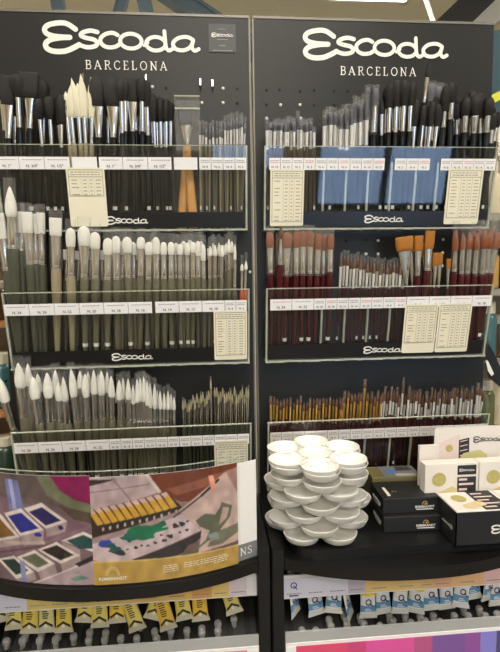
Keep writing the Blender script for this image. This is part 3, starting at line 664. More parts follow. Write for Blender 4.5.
multi(0, 1, 'wflat', [(55.5, 218, 57, 235, 268, 12.5)], 'broad white flat brush with pale tan handle ' + A2, G2, hw=11, handle='tan', spin=0, **S)
multi(0, 1, 'wfil', [(70.5, 228, 72, 246, 275, 10, dict(handle='tan')), (84, 226, 85, 245, 277, 13), (95, 232, 96, 248, 278, 11), (108, 238, 107, 254, 279, 10), (116, 236, 118, 252, 279, 9)], 'large white filbert brush with tapering silver ferrule ' + A2, 'large white filberts', order=('large white filbert brush', 'the tan handled flat brush', 'beside tan flat brush'), hw=10, spin=0, **S)
multi(0, 1, 'wfil', [(127, 237, 131, 252, 277, 10), (141, 237, 140, 248, 275, 8.5), (149, 242, 147, 254, 279, 8.5), (156, 237, 157, 253, 278, 8), (163.5, 242, 165, 254, 278, 7), (171, 242, 172, 254, 278, 7), (123, 241, 121, 254, 277, 7, dict(layer=1)), (133, 242, 136, 254, 277, 7, dict(layer=1))], 'medium white filbert brush with olive handle ' + A2, 'medium white filberts', order=('medium white filbert brush', 'the large filberts', 'beside the large filberts'), hw=8.5, spin=0, **S)
multi(0, 1, 'wfil', [(180, 244, 181, 254, 278, 6.5), (187, 243, 188, 254, 278, 6.5), (193, 242, 193, 252, 277, 6), (198, 241, 199, 255, 277, 6), (203, 244, 205, 260, 278, 5.5), (183.5, 241, 184, 253, 277, 6, dict(layer=1)), (190, 240, 191, 252, 277, 6, dict(layer=1)), (153, 240, 152, 252, 277, 6, dict(layer=1)), (176, 243, 177, 254, 277, 6, dict(layer=1)), (201, 241, 202, 255, 277, 5, dict(layer=1))], 'small white filbert brush in a sleeve with olive handle ' + A2, 'small white filberts', order=('small white filbert brush', 'the medium filberts', 'beside the medium filberts'), hw=6.5, **S)
multi(0, 1, 'wround', [(210, 246, 209, 256, 278, 4.5), (215, 245, 215, 256, 277, 4.5), (222, 246, 221, 256, 278, 5), (219, 243, 219, 255, 276, 4, dict(layer=1)), (226, 243, 226, 254, 270, 4.5, dict(layer=1)), (229, 239, 229, 252, 269, 4.5), (232, 241, 231, 252, 268, 4.5, dict(layer=1)), (235, 244, 234, 260, 287, 3.5), (213, 243, 212, 255, 275, 4, dict(layer=1))], 'narrow sleeved white round near price list ' + A2, 'narrow white rounds near the price list', hw=5, **S)
multi(0, 1, 'wround', [(242, 264, 241, 270, 288, 3.5), (246, 261, 245, 269, 288, 3.5)], 'tiny white round brush with orange handle ' + A2, 'tiny orange handled brushes', hw=4, handle='orange', **S)
for i in range(14):
    u = 66+i*12; brush(0, 1, 'wflat', u, 246+random.uniform(-3, 8), u+random.uniform(-2, 2), 259, 280, 6, 'white brush in the second rank of the middle trough above the poster', 'second rank of white brushes', layer=2, hw=6, handle='dkolive')
# --- middle trough above the palettes: sables, red handles
A3 = 'in middle trough over the palettes'
multi(1, 1, 'sflat', [(270, 232, 272, 247, 272, 8), (287.5, 232, 284, 247.5, 274, 11), (297, 231, 294, 247, 273, 8), (303.5, 231, 301, 246, 273, 8), (310.5, 231, 308, 246, 273, 8.5), (318.5, 234, 314, 249, 273, 8), (325, 234, 319, 250, 273, 8, dict(layer=1)), (331, 234, 327, 249, 271, 7)], 'red sable flat brush with dark red handle in a sleeve beside the upright', 'red sable flats', order=('red sable flat brush', 'the upright between bays', 'beside the upright'), hw=7, sleeve=6)
multi(1, 1, 'sround', [(281, 227, 278, 238, 264, 5.5)], 'tall dark tipped sable round standing among the red sable flats', 'dark tipped sable round', hw=8, hair='brown')
for i, u in enumerate([278, 291, 300, 307, 315, 322]): brush(1, 1, 'sflat', u+1, 237, u-1, 250, 274, 7, 'red sable flat in the second rank beside the upright', 'second rank of red sable flats', layer=2, hw=5, sleeve=4)
for i in range(21):
    u = 337+i*3.3; v = 256+min(8, i*.6)+random.uniform(-3, 2)
    brush(1, 1, 'fsable', u+4.5, v, u-1.5, v+9+random.uniform(0, 3), 286+random.uniform(-1, 2), 3.4, 'thin sable brush with slim pale ferrule in a sleeve ' + A3, 'thin sables on the middle trough', layer=i % 2, hw=3, sleeve=5)
multi(1, 1, 'gflat', [(404, 237, 409, 250, 286, 18, dict(hw=5, fw=14)), (412.5, 238, 412, 251, 287, 12, dict(hw=4.5, layer=1)), (419, 236, 414, 250, 275, 9, dict(hw=7)), (430.5, 231, 419, 248, 270, 10, dict(hw=9)), (426, 243, 420, 256, 273, 8, dict(hw=5, layer=1))], 'large golden haired flat brush with dark red handle ' + A3, 'large golden flats', order=('large golden flat brush', 'the thin sables', 'of golden brushes'), spin=0)
multi(1, 1, 'gflat', [(436, 253, 429, 265, 287, 6), (440.5, 253, 434, 264, 287, 5.5), (432, 258, 426, 267, 287, 5, dict(layer=1)), (449, 259, 443, 268, 288, 4.5)], 'small golden haired brush between large golden flats and sable rounds', 'small golden brushes', hw=3.5, handle='maroon')
multi(1, 1, 'sround', [(456, 229, 449, 250, 271, 6.5), (463, 233, 456, 250, 273, 7), (470, 232, 461, 249, 273, 7.5), (477, 233, 468, 250, 273, 7.5), (485, 229, 475, 248, 273, 8), (491, 229, 481, 248, 272, 8), (498, 231, 487, 249, 272, 8), (495, 226, 485, 247, 270, 7, dict(layer=1)), (474, 230, 465, 248, 270, 7, dict(layer=1)), (481, 228, 472, 248, 270, 7, dict(layer=1))], 'large pointed red sable round in a sleeve beside the golden brushes', 'large red sable rounds', order=('large red sable round', 'the small golden brushes', 'near the trough end'), hw=7.5, sleeve=8)
# --- bottom trough above the poster: white rounds
A4 = 'in bottom trough over the poster'
S = dict(sleeve=7)
multi(0, 2, 'wround', [(-2, 376, 31, 402, 428, 10)], 'white round brush leaning far out over the end of the trough', 'leaning white round', hw=9, handle='dkolive', spin=0)
multi(0, 2, 'wround', [(18, 363, 31, 387, 416, 11), (27.5, 364, 34, 385, 412, 8, dict(layer=1)), (32.5, 377, 48, 398, 422, 11), (37.5, 374, 45, 392, 418, 8, dict(layer=1)), (47, 373, 54, 397, 421, 10), (55, 370, 60, 393, 418, 8, dict(layer=1)), (58, 382, 66, 400, 421, 8), (63, 377, 73, 401, 422, 7)], 'big pointed white round brush with olive handle ' + A4, 'big white rounds on the bottom trough', order=('big pointed white round', 'leaning brush at the trough end', 'near the leaning brush'), hw=10, **S)
multi(0, 2, 'wround', [(71, 369, 83, 396, 419, 8), (80, 371, 82, 388, 416, 7, dict(layer=1)), (85, 374, 90, 396, 419, 8), (93.5, 370, 96, 394, 418, 7), (88, 372, 90, 392, 415, 6, dict(layer=1)), (101, 371, 103, 394, 417, 8), (107, 372, 108, 392, 415, 6, dict(layer=1)), (111, 376, 114, 397, 418, 7), (119, 380, 121, 399, 418, 6.5), (128, 379, 130, 399, 419, 6), (98, 374, 98, 393, 416, 6, dict(layer=1)), (123, 378, 124, 398, 417, 5, dict(layer=1))], 'medium pointed white round brush with long thin ferrule ' + A4, 'medium white rounds on the bottom trough', order=('medium pointed white round', 'the big white rounds', 'next to big white rounds'), hw=7.5, **S)
multi(0, 2, 'wround', [(133, 385, 135, 404, 426, 4.5), (137, 379, 139, 402, 425, 5), (140, 378, 142, 401, 426, 5), (143.5, 377, 145, 401, 425, 5), (147, 381, 149, 405, 425, 5), (150, 383, 152, 407, 426, 4.5), (154.5, 384, 155, 408, 426, 4.5), (160, 391, 161, 409, 427, 4), (164, 393, 164, 409, 427, 4), (168, 391, 167, 409, 427, 4), (174, 397, 174, 410, 427, 3.5), (138, 382, 139, 401, 424, 4.5, dict(layer=1)), (145, 379, 146, 402, 424, 4.5, dict(layer=1)), (157, 390, 157, 408, 426, 4, dict(layer=1)), (171, 394, 170, 409, 426, 4, dict(layer=1))], 'small white round brush crowded in a sleeve ' + A4, 'small white rounds on the bottom trough', hw=5, **S)
for i in range(34):
    u = 183+i*1.98; v = 400-min(10, i*.6)+random.uniform(-4, 5)
    if i == 15: v = 379
    if i == 32: v = 387
    brush(0, 2, 'fwhite', u-(2 if i == 15 else 0), v, u+random.uniform(-1.5, 1.5), v+9, 424+random.uniform(-3, 2), 2.2, 'hair thin pale brush with slim ferrule ' + A4, 'hair thin brushes on the bottom trough', layer=i % 3, hw=2.6, sleeve=3 if i % 3 == 0 else 0)
for i in range(9):
    u = 40+i*13; brush(0, 2, 'wround', u-4, 386+random.uniform(-4, 5), u, 402, 421, 6, 'white round brush in the second rank of the bottom trough', 'second rank of white rounds', layer=2, hw=6, handle='dkolive')
# --- bottom trough above the palettes: gold ferrules, then brown tips
A5 = 'in bottom trough over the palettes'
for i in range(23):
    u = 269+i*3.3+random.uniform(-.6, .6); v = 399+random.uniform(-5, 4)
    brush(1, 2, 'fgold', u+2, v, u-1.5, v+6+random.uniform(-2, 3), 420+random.uniform(-3, 3), 2.9, 'short fine brush with gold ferrule ' + A5, 'short gold ferrule brushes', layer=i % 2, hw=2.8, sleeve=2 if i % 3 == 0 else 0)
for i in range(13):
    u = 338+i*3.3+random.uniform(-.5, .5); v = 395+random.uniform(-4, 3)
    if i == 7: v = 381
    brush(1, 2, 'fgold', u+4, v, u-2, v+8+random.uniform(-2, 4), 421+random.uniform(-2, 2), 3.2, 'taller slanted fine brush with gold ferrule ' + A5, 'taller gold ferrule brushes', layer=i % 2, hw=3, sleeve=2 if i % 2 else 0)
for i in range(36):
    u = 378+i*2.9+random.uniform(-.6, .6); v = 392+random.uniform(-5, 5)-(4 if i > 26 else 0)
    if i == 7: v = 380
    brush(1, 2, 'fsable', u+5, v, u-3, v+10+random.uniform(-2, 4), 417+random.uniform(-4, 2), 3, 'thin brown tipped brush with slim pale ferrule ' + A5, 'thin brown tipped brushes', layer=i % 3, hw=2.8, sleeve=3 if i % 2 else 0)

# ================================================================ SHELVES AND LOWER CABINETS
def bow(x, b):                               # front edge of the bowed shelf
    c = .21 if b else -.21; t = (x-c)/.19
    return -.234+.043*min(1.0, t*t)**1.15 if abs(t) < 1.2 else -.191
for b in (0, 1):
    x0, x1 = ((-.401, -.0195), (.0195, .401))[b]
    r = empty('bowed_shelf', ((x0+x1)/2, -.1, Z0-.853), 'black bowed display shelf ' + ('carrying the watercolour poster' if b == 0 else 'carrying palettes and boxes'), 'shelf', 'bowed display shelves')
    n = 28; pts = [(x0+(x1-x0)*i/n, bow(x0+(x1-x0)*i/n, b)) for i in range(n+1)] + [(x1, -.001), (x0, -.001)]
    MB().prism(pts, Z0-.853, Z0-.8352, shelf_m, lambda a, c, h: (a, c, h)).build('board', r)
    ins = .014; rr = .035; px0, px1, py0, py1 = x0+ins, x1-ins, (-.176, -.203)[b], -.004
    pts = []
    for cx, cy, a0 in ((px0+rr, py0+rr, math.pi), (px1-rr, py0+rr, 1.5*math.pi)):
        pts += [(cx+rr*math.cos(a0+j*math.pi/12), cy+rr*math.sin(a0+j*math.pi/12)) for j in range(7)]
    pts += [(px1, py1), (px0, py1)]
    MB().prism(pts, Z0-.835, Z0-.8205, black_m, lambda a, c, h: (a, c, h)).build('raised_tray', r)
side_m = mat('cabinet_side_black', (14, 14, 15), .35, 0, .1, 80)
for x, lb in ((-.0190, 'black cabinet side upright under the poster side of the joint'), (.0015, 'black cabinet side upright under the palette side of the joint'), (-.4195, 'black cabinet side upright next to the crowded neighbour shelf'), (.402, 'black cabinet side upright at the far end past the soap')):
    r = empty('cabinet_upright', (x+.009, -.1, 0), lb, 'upright', 'cabinet uprights')
    MB().box((x, -.186, 0), (x+.0175, -.001, Z0-.8537 if abs(x) > .1 else Z0-.822), side_m).build('side_board', r)
    MB().box((x+.001, -.191, 0), (x+.0165, -.186, Z0-.8537 if abs(x) > .1 else Z0-.822), black_m).build('front_edge', r)
# colour strips, tube trays
def strip(b, y, z0, z1, cells, name, label, left_logo=False):
    x0, x1 = ((-.4005, -.0198), (.0198, .4005))[b]
    r = empty(name, ((x0+x1)/2, y, z0), label, 'label strip', 'colour label strips')
    fr = lambda x, z, n: (x, y-n, z)
    MB().box((x0, z0, -.002), (x1, z1, 0), mat('strip_holder_white', (226, 224, 222), .4), fr).build('holder', r)
    for i, (u0, u1, c, txt) in enumerate(cells):
        t = MB().box((max(u0, x0), z0+.002, 0.0001), (min(u1, x1), z1-.0045, .0008), mat('cell_%d_%d_%d' % c, c, .5), fr).build('colour_cell', r)
        if txt:
            mb = MB(); n = max(1, int((u1-u0)/.030)); step = (u1-u0)/n
            for q in range(n):
                x = u0+step*(q+.5); ww = min(.022, step*.75); xx = x-ww/2
                while xx < x+ww/2: w = random.uniform(.002, .005); mb.box((xx, z0+.0075, .0008), (min(xx+w, x+ww/2), z0+.0088, .0011), ink_m, fr); xx += w+.0008
            mb.build('printed_text', t, org=r.location)
    if left_logo:
        mb = MB(); q = (x0+.016, (z0+z1)/2+.003); bl = mat('emblem_blue', (62, 72, 130), .5)
        mb.ribbon(ell(q[0], q[1], .0042, .0042), .0017, bl, fr, 0, .0011); mb.ribbon([(q[0], q[1]-.001), (q[0]+.005, q[1]-.006)], .0017, bl, fr, 0, .0011)
        mb.box((q[0]-.007, z0+.004, .0008), (q[0]+.007, z0+.0062, .0011), bl, fr); mb.build('emblem', r)
    return r
def ux(u, v, y): return at(u, v, y).x
ys = -.172
LC = [(-60, 27, (208, 206, 222), 1), (27, 137, (214, 190, 112), 1), (137, 162, (218, 182, 104), 1), (162, 192, (222, 184, 108), 1), (192, 212, (212, 160, 96), 1), (212, 229, (226, 196, 118), 1), (229, 247, (218, 204, 208), 1), (247, 258, (228, 226, 232), 0)]
strip(0, ys, Z0-.902, Z0-.868, [(ux(a, 600, ys), ux(c, 600, ys), k, t) for a, c, k, t in LC], 'colour_label_strip', 'pale yellow and lilac label strip under the poster shelf')
RC = [(283, 348, (214, 212, 226), 1), (348, 365, (190, 178, 196), 1), (365, 420, (224, 192, 126), 1), (420, 433, (224, 182, 128), 1), (433, 451, (222, 170, 134), 1), (451, 483, (228, 184, 132), 1), (483, 560, (222, 184, 184), 1)]
strip(1, ys, Z0-.911, Z0-.874, [(ux(a, 590, ys), ux(c, 590, ys), k, t) for a, c, k, t in RC], 'colour_label_strip', 'lilac, ochre and pink label strip under the palette shelf', True)
y2 = -.196
RC2 = [(284, 296, (228, 226, 226), 0), (296, 347, (214, 74, 112), 1), (347, 366, (196, 70, 120), 1), (366, 414, (214, 84, 156), 1), (414, 432, (176, 84, 130), 1), (432, 465, (120, 84, 150), 1), (465, 480, (140, 80, 150), 1), (480, 496, (130, 124, 200), 1), (496, 560, (76, 74, 110), 0)]
strip(1, y2, Z0-1.012, Z0-.964, [(ux(a, 645, y2), ux(c, 645, y2), k, t) for a, c, k, t in RC2], 'colour_label_strip', 'pink and violet label strip below the tubes with blue emblems')
LC2 = [(-60, 214, (226, 224, 220), 0), (214, 247, (196, 120, 130), 0), (247, 258, (226, 224, 220), 0)]
strip(0, y2, Z0-1.012, Z0-.964, [(ux(a, 650, y2), ux(c, 650, y2), k, t) for a, c, k, t in LC2], 'colour_label_strip', 'white label strip below the yellow tubes')
tray_m = mat('tube_tray_grey', (40, 40, 38), .5, 0, .1, 60)
rib_m = mat('tube_tray_rib', (14, 14, 14), .5)
PEGS = [[(7, 645), (23, 644), (26, 638), (40, 644), (42, 637), (56, 643), (59, 635), (74, 640), (89, 644), (90, 636), (105, 643), (106, 636), (121, 642), (137, 642), (141, 627), (155, 635), (157, 642), (171, 634), (187, 634), (202, 632), (202, 636), (218, 627), (218, 634), (234, 622)],
        [(329, 623), (331, 629), (343, 615), (346, 622), (347, 628), (360, 620), (364, 627), (380, 629), (389, 618), (393, 624), (405, 619), (411, 626), (420, 620), (425, 624), (433, 619), (440, 625), (454, 619), (463, 611), (468, 619), (479, 612), (485, 619), (497, 617), (302, 634), (316, 634)]]
for b in (0, 1):
    x0, x1 = ((-.4005, -.0198), (.0198, .4005))[b]
    r = empty('tube_tray', ((x0+x1)/2, -.1, Z0-1.0), 'sloping dark tray with clear pegs ' + ('under the yellow paint tubes' if b == 0 else 'under the blue and white paint tubes'), 'tray', 'paint tube trays')
    # sloping floor from the back (high) to the front (low)
    ya, za, yb_, zb = -.02, Z0-.90, -.19, Z0-.988
    nrm = Vector((0, -(za-zb), (ya-yb_))).normalized()
    if nrm.z < 0: nrm = -nrm
    def TF(x, s, n): q = Vector((x, yb_, zb))+Vector((0, ya-yb_, za-zb))*s+nrm*n; return tuple(q)
    MB().box((x0, 0, -.004), (x1, 1, 0), tray_m, TF).build('floor_plate', r)
    MB().box((x0, -.004, Z0-1.2), (x1, -.001, Z0-.8537), side_m).build('back_plate', r)
    n = 14
    for i in range(n):
        x = x0+(x1-x0)*(i+.5)/n; MB().box((x-.005, 0.03, .0002), (x+.005, .98, .003), rib_m, TF).build('rib', r)
    MB().box((x0, yb_-.003, zb-.004), (x1, yb_, Z0-.949), rail_m).build('front_rail', r)
    for u, v in PEGS[b]:
        # where the sight line meets the sloping floor
        d = ray(u, v+4); p0 = Vector((0, yb_, zb)); C = Vector((CX, CY, CZ)); q = C+d*((p0-C).dot(nrm)/d.dot(nrm))
        q.y = max(q.y, -.183)
        q.z = zb+(za-zb)*(q.y-yb_)/(ya-yb_)
        MB().lathe([(.0040, 0), (.0040, .007), (.0032, .0075), (.0032, .0085), (.0054, .009), (.0054, .014), (.004, .016), (.001, .0165)], peg_m, 10, c=tuple(q)).build('clear_peg', r, smooth=False)
for b in (0, 1):
    x0, x1 = ((-.4005, -.0198), (.0198, .4005))[b]
    r = empty('lower_cabinet', ((x0+x1)/2, -.1, 0), 'plain black cabinet base below the ' + ('white label strip' if b == 0 else 'pink and violet label strip'), 'cabinet', 'cabinet bases')
    MB().box((x0, -.185, .08), (x1, -.170, Z0-1.0135), side_m).build('front_board', r)
    MB().box((x0, -.150, 0), (x1, -.140, .079), black_m).build('plinth', r)
# paint tubes hanging crimp end down behind the label strips
foil = mat('tube_crimp_foil', (206, 200, 180), .35, .35, .1, 60)
foil2 = mat('tube_crimp_white', (214, 212, 204), .35, .3, .1, 60)
yel = [mat('tube_yellow%d' % i, c, .35) for i, c in enumerate([(226, 208, 110), (220, 196, 84), (214, 204, 140), (228, 190, 70)])]
tb_white = mat('tube_white', (222, 222, 220), .3); tb_blue = mat('tube_sky_blue', (96, 146, 184), .35); tb_dark = mat('tube_print_dark', (40, 38, 44), .5); tb_navy = mat('tube_emblem_navy', (44, 40, 84), .5)
tb_yel = mat('tube_band_yellow', (232, 206, 40), .35); tb_or = mat('tube_band_orange', (226, 120, 40), .35); cap_w = mat('tube_cap_white', (200, 198, 190), .4)
def paint_tube(u, v, y, tilt, kind, band, label, group, width=.0235, ln=.066, yaw=0):
    bt = at(u, v, y)
    r = empty('paint_tube', tuple(bt), label, 'paint tube', group)
    ct, st = math.cos(tilt), math.sin(tilt); cy, sy = math.cos(yaw), math.sin(yaw)
    lean = .16
    def fr(x, n, z):                        # local: x across, n towards the viewer, z up from the crimp
        X = x*cy*ct - z*st; Zz = z*ct + x*cy*st; Yy = bt.y - n + x*sy + z*lean
        return (bt.x+X, Yy, bt.z+Zz)
    def sect(z):                            # half width, half depth along the tube
        t = min(1, max(0, (z-.005)/(ln-.010)))
        return width*(.5-.06*t), .0012+.0088*math.sin(t*math.pi/2)
    def skin(z0, z1, m, name, k=1.0, n=5, arc=None):
        mb = MB(); seg = 14; vs = []; fs = []
        for i in range(n+1):
            z = z0+(z1-z0)*i/n; a, d = sect(z)
            for q in range(seg+1 if arc else seg):
                th = (arc[0]+(arc[1]-arc[0])*q/seg) if arc else 2*math.pi*q/seg
                vs.append(fr(a*k*math.cos(th), d*k*math.sin(th)+(k-1)*.004, z))
        w = seg+1 if arc else seg
        for i in range(n):
            for q in range(seg if arc else w): fs.append((i*w+q, i*w+(q+1) % w, (i+1)*w+(q+1) % w, (i+1)*w+q))
        mb.add(vs, fs, m); o = mb.build(name, r, smooth=True); return o
    body = skin(.005, ln, yel[band] if kind == 'y' else tb_white, 'body')
    mb = MB(); w = width/2+.001
    mb.prism([(-w-.001, 0), (w+.001, 0), (w-.001, .0075), (-w+.001, .0075)], -.0013, .0016, foil if kind == 'y' else foil2, lambda a, c, h: fr(a, h, c))
    mb.prism([(-w-.001, .0035), (w+.001, .0035), (w+.0005, .0042), (-w-.0005, .0042)], .0016, .0020, foil if kind == 'y' else foil2, lambda a, c, h: fr(a, h, c)).build('crimp', r)
    skin(ln, ln+.006, tb_dark if kind == 'y' else cap_w, 'shoulder', .8)
    def dec(z, a): aa, d = sect(z); return fr(aa*math.cos(a), d*math.sin(a)+.0004, z)
    if kind == 'y':
        mb = MB()                            # dark gothic chevron with a pale emblem above the crimp
        for (xa, za), (xb, zb_) in (((-.0098, .0088), (0, .0165)), ((0, .0165), (.0098, .0088))):
            P_ = []
            for i in range(7):
                t = i/6; x = xa+(xb-xa)*t; z = za+(zb_-za)*t; aa, d = sect(z); yy = d*math.sqrt(max(0, 1-(x/aa)**2))+.0005
                P_ += [fr(x, yy, z-.0018), fr(x, yy, z+.0020)]
            mb.add(P_, [(2*i, 2*i+1, 2*i+3, 2*i+2) for i in range(6)], tb_dark)
        mb.build('chevron_print', r)
        mb = MB(); z = .0105; mb.add([fr(.0026*math.cos(i*.785), sect(z)[1]+.0007, z+.0026*math.sin(i*.785)) for i in range(8)], [tuple(range(8))], tb_white).build('emblem', r)
        mb = MB()
        for i in range(7): z = .0225+i*.0035; mb.add([fr(x, sect(z)[1]*.97+.0006, zz) for x, zz in ((-.004, z), (.0035+(i % 3)*.001, z), (.0035+(i % 3)*.001, z+.0016), (-.004, z+.0016))], [(0, 1, 2, 3)], tb_dark)
        mb.build('printed_text', r)
    else:
        skin(.0095, .020, tb_blue, 'blue_band', 1.03, 3, (.25, math.pi-.25))
        if band: skin(.036, ln-.004, tb_yel if band == 1 else tb_or, 'colour_band', 1.03, 3, (.25, math.pi-.25))
        mb = MB(); z = .0265; yy = sect(z)[1]+.0008
        mb.ribbon([(x, q) for x, q in ell(-.001, z, .0040, .0040, 12)], .0018, tb_navy, lambda a, c, n: fr(a, yy, c)); mb.ribbon([(.001, z-.002), (.0065, z-.006)], .0016, tb_navy, lambda a, c, n: fr(a, yy, c)); mb.build('emblem', r)
        mb = MB()
        for i, zz in enumerate((.0115, .0145)): mb.add([fr(x, sect(zz)[1]*1.03+.0011, q) for x, q in ((-.006, zz), (.005-i*.003, zz), (.005-i*.003, zz+.0013), (-.006, zz+.0013))], [(0, 1, 2, 3)], tb_white)
        mb.build('printed_text', r)
YG = 'yellow paint tubes under the poster shelf'; BG = 'blue and white paint tubes under the palette shelf'
YT = [(1, 622, .25, 2), (14.5, 629, .06, 0), (29.5, 633, -.06, 1), (46.5, 632, 0, 2), (64, 632, 0, 1), (84, 622, -.12, 0), (100, 627, 0, 0), (117.5, 622.5, .03, 3), (138, 630, .30, 0), (152, 619, -.32, 0), (169, 629, .26, 3), (185, 619.5, .16, 0), (201, 620.5, .06, 3), (235, 613, .28, 0)]
for i, (u, v, t, bnd) in enumerate(YT):
    n_ = ORD[len(YT)-1-i]
    paint_tube(u, v, -.155 if i % 2 else -.158, t, 'y', bnd, '%s yellow paint tube with dark chevron%s, counted from the cabinet joint' % (n_, '' if abs(t) < .2 else ' hanging askew'), YG)
BT = [(296, 614, .10, 0, .9), (317, 614.5, .10, 0, .2), (333, 612.5, -.10, 0, -.1), (351, 617, .2, 0, 1.0), (368, 617.5, -.03, 1, 0), (384, 613, .05, 1, .1), (399.5, 613, -.10, 1, 0), (415, 612.5, -.14, 1, -.2), (432, 609.5, .05, 0, 0), (447, 608.5, 0, 0, .1), (460, 607, -.16, 0, -.1), (474, 598.5, .12, 0, 0), (486, 600, -.25, 0, .5), (497, 605, .05, 2, 0)]
for i, (u, v, t, bnd, yw) in enumerate(BT):
    cl = '%s white and sky blue paint tube%s, counted from the cabinet joint' % (ORD[i], ('', ' with yellow band', ' with orange band')[bnd])
    paint_tube(u, v, -.161 if i % 2 else -.164, t, 'b', bnd, cl, BG, yaw=yw, width=.0245)

# ================================================================ POSTER (bowed sheets standing on the shelf edge)
def inpoly(X, Y, pts):
    c = np.zeros(X.shape, bool); n = len(pts)
    for i in range(n):
        x1, y1 = pts[i]; x2, y2 = pts[(i+1) % n]
        if y1 == y2: continue
        k = ((y1 > Y) != (y2 > Y)) & (X < (x2-x1)*(Y-y1)/(y2-y1)+x1); c ^= k
    return c
class Paint:
    def __init__(s, xa, xb, ta, tb, ba, bb, nx, ny, bg):
        s.p = (xa, xb, ta, tb, ba, bb); s.nx, s.ny = nx, ny
        U, V = np.meshgrid((np.arange(nx)+.5)/nx, (np.arange(ny)+.5)/ny)
        s.X = xa+(xb-xa)*U; top = ta+(tb-ta)*U; bot = ba+(bb-ba)*U; s.Y = top+(bot-top)*V
        s.C = np.zeros((ny, nx, 3)); s.C[:] = lin(bg); s.rng = np.random.default_rng(3)
    def poly(s, pts, c, var=0):
        m = inpoly(s.X, s.Y, pts); col = np.array(lin(c))
        s.C[m] = col*(1+var*(s.rng.random((m.sum(), 1))-.5)); return s
    def line(s, a, b, w, c):
        dx, dy = b[0]-a[0], b[1]-a[1]; L = math.hypot(dx, dy); px, py = -dy/L*w/2, dx/L*w/2
        return s.poly([(a[0]+px, a[1]+py), (b[0]+px, b[1]+py), (b[0]-px, b[1]-py), (a[0]-px, a[1]-py)], c)
    def blob(s, cx, cy, rx, ry, c, n=14, rot=0, wob=.25, seed=1):
        r = random.Random(seed); pts = []
        for i in range(n):
            a = 2*math.pi*i/n; k = 1+r.uniform(-wob, wob); x, y = rx*k*math.cos(a), ry*k*math.sin(a)
            pts.append((cx+x*math.cos(rot)-y*math.sin(rot), cy+x*math.sin(rot)+y*math.cos(rot)))
        return s.poly(pts, c)
def bowpos(x, off): return bow(x, 0)+.006+off
def sheet(name, parent, x0, x1, z0, z1, off, m, paint=None, nx=40, ny=6, th=.0012):
    if paint: nx, ny = paint.nx, paint.ny
    vs = []; fs = []
    for j in range(ny+1):
        z = z1+(z0-z1)*j/ny
        for i in range(nx+1):
            x = x0+(x1-x0)*i/nx; vs.append((x, bowpos(x, off), z))
    w = nx+1
    for j in range(ny):
        for i in range(nx): fs.append((j*w+i, (j+1)*w+i, (j+1)*w+i+1, j*w+i+1))
    nf = len(fs); o0 = len(vs)
    for i in range(21):
        x = x0+(x1-x0)*i/20
        for z in (z1, z0): vs.append((x, bowpos(x, off+th), z))
    for i in range(20): fs.append((o0+2*i, o0+2*i+2, o0+2*i+3, o0+2*i+1))
    for zi in (0, 1):
        jrow = 0 if zi == 0 else ny*w
        fs.append(tuple([jrow+i for i in range(nx+1)]+[o0+2*i+zi for i in range(20, -1, -1)]))
    fs.append((0, o0, o0+1, ny*w)); fs.append((nx, ny*w+nx, o0+41, o0+40))
    mb = MB(); mb.add(vs, fs, m); o = mb.build(name, parent)
    if paint:
        for _ in range(2):                 # soft photographic edges
            p = np.pad(paint.C, ((1, 1), (1, 1), (0, 0)), 'edge'); paint.C = (2*p[1:-1, 1:-1]+p[:-2, 1:-1]+p[2:, 1:-1]+p[1:-1, :-2]+p[1:-1, 2:])/6
        g = np.random.default_rng(5).random((ny//12+2, nx//12+2)); yi, xi = np.linspace(0, g.shape[0]-1.01, ny), np.linspace(0, g.shape[1]-1.01, nx)
        y0_, x0_ = yi.astype(int), xi.astype(int); fy, fx = (yi-y0_)[:, None], (xi-x0_)[None, :]
        n_ = g[y0_][:, x0_]*(1-fy)*(1-fx)+g[y0_+1][:, x0_]*fy*(1-fx)+g[y0_][:, x0_+1]*(1-fy)*fx+g[y0_+1][:, x0_+1]*fy*fx
        paint.C = paint.C*(.8+.4*n_[:, :, None])
        at_ = o.data.color_attributes.new('print', 'FLOAT_COLOR', 'CORNER')
        C = np.ones((len(o.data.loops), 4)); C[:, :3] = .8; C[:nf*4, :3] = np.repeat(np.clip(paint.C, 0, 1).reshape(-1, 3)**1.18, 4, axis=0)
        at_.data.foreach_set('color', C.astype(np.float32).ravel())
    return o
pz0 = Z0-.8335
# white card behind
xr = at(257.5, 520, -.195).x; x92 = at(92, 530, -.226).x; x238 = at(238, 515, -.205).x
card_m = mat('poster_white', (226, 224, 222), .4); grey_m = mat('poster_grey_band', (118, 118, 122), .4)
r = empty('backing_card', (-.2, -.22, pz0), 'white card with grey foot band showing behind the printed poster', 'card')
sheet('card', r, -.398, xr, pz0, Z0-.690, .004, card_m)
sheet('grey_band', r, -.398, xr, pz0, pz0+.024, .0031, grey_m, th=.0005)
mb = MB(); frb = lambda x, y, n: (x, bowpos(x, .0029)-n*.1, y)
serif(mb, 'NS', at(240.8, 555, -.2).x, pz0+.008, .0105, .2, white_ink, frb); mb.build('lettering', r)
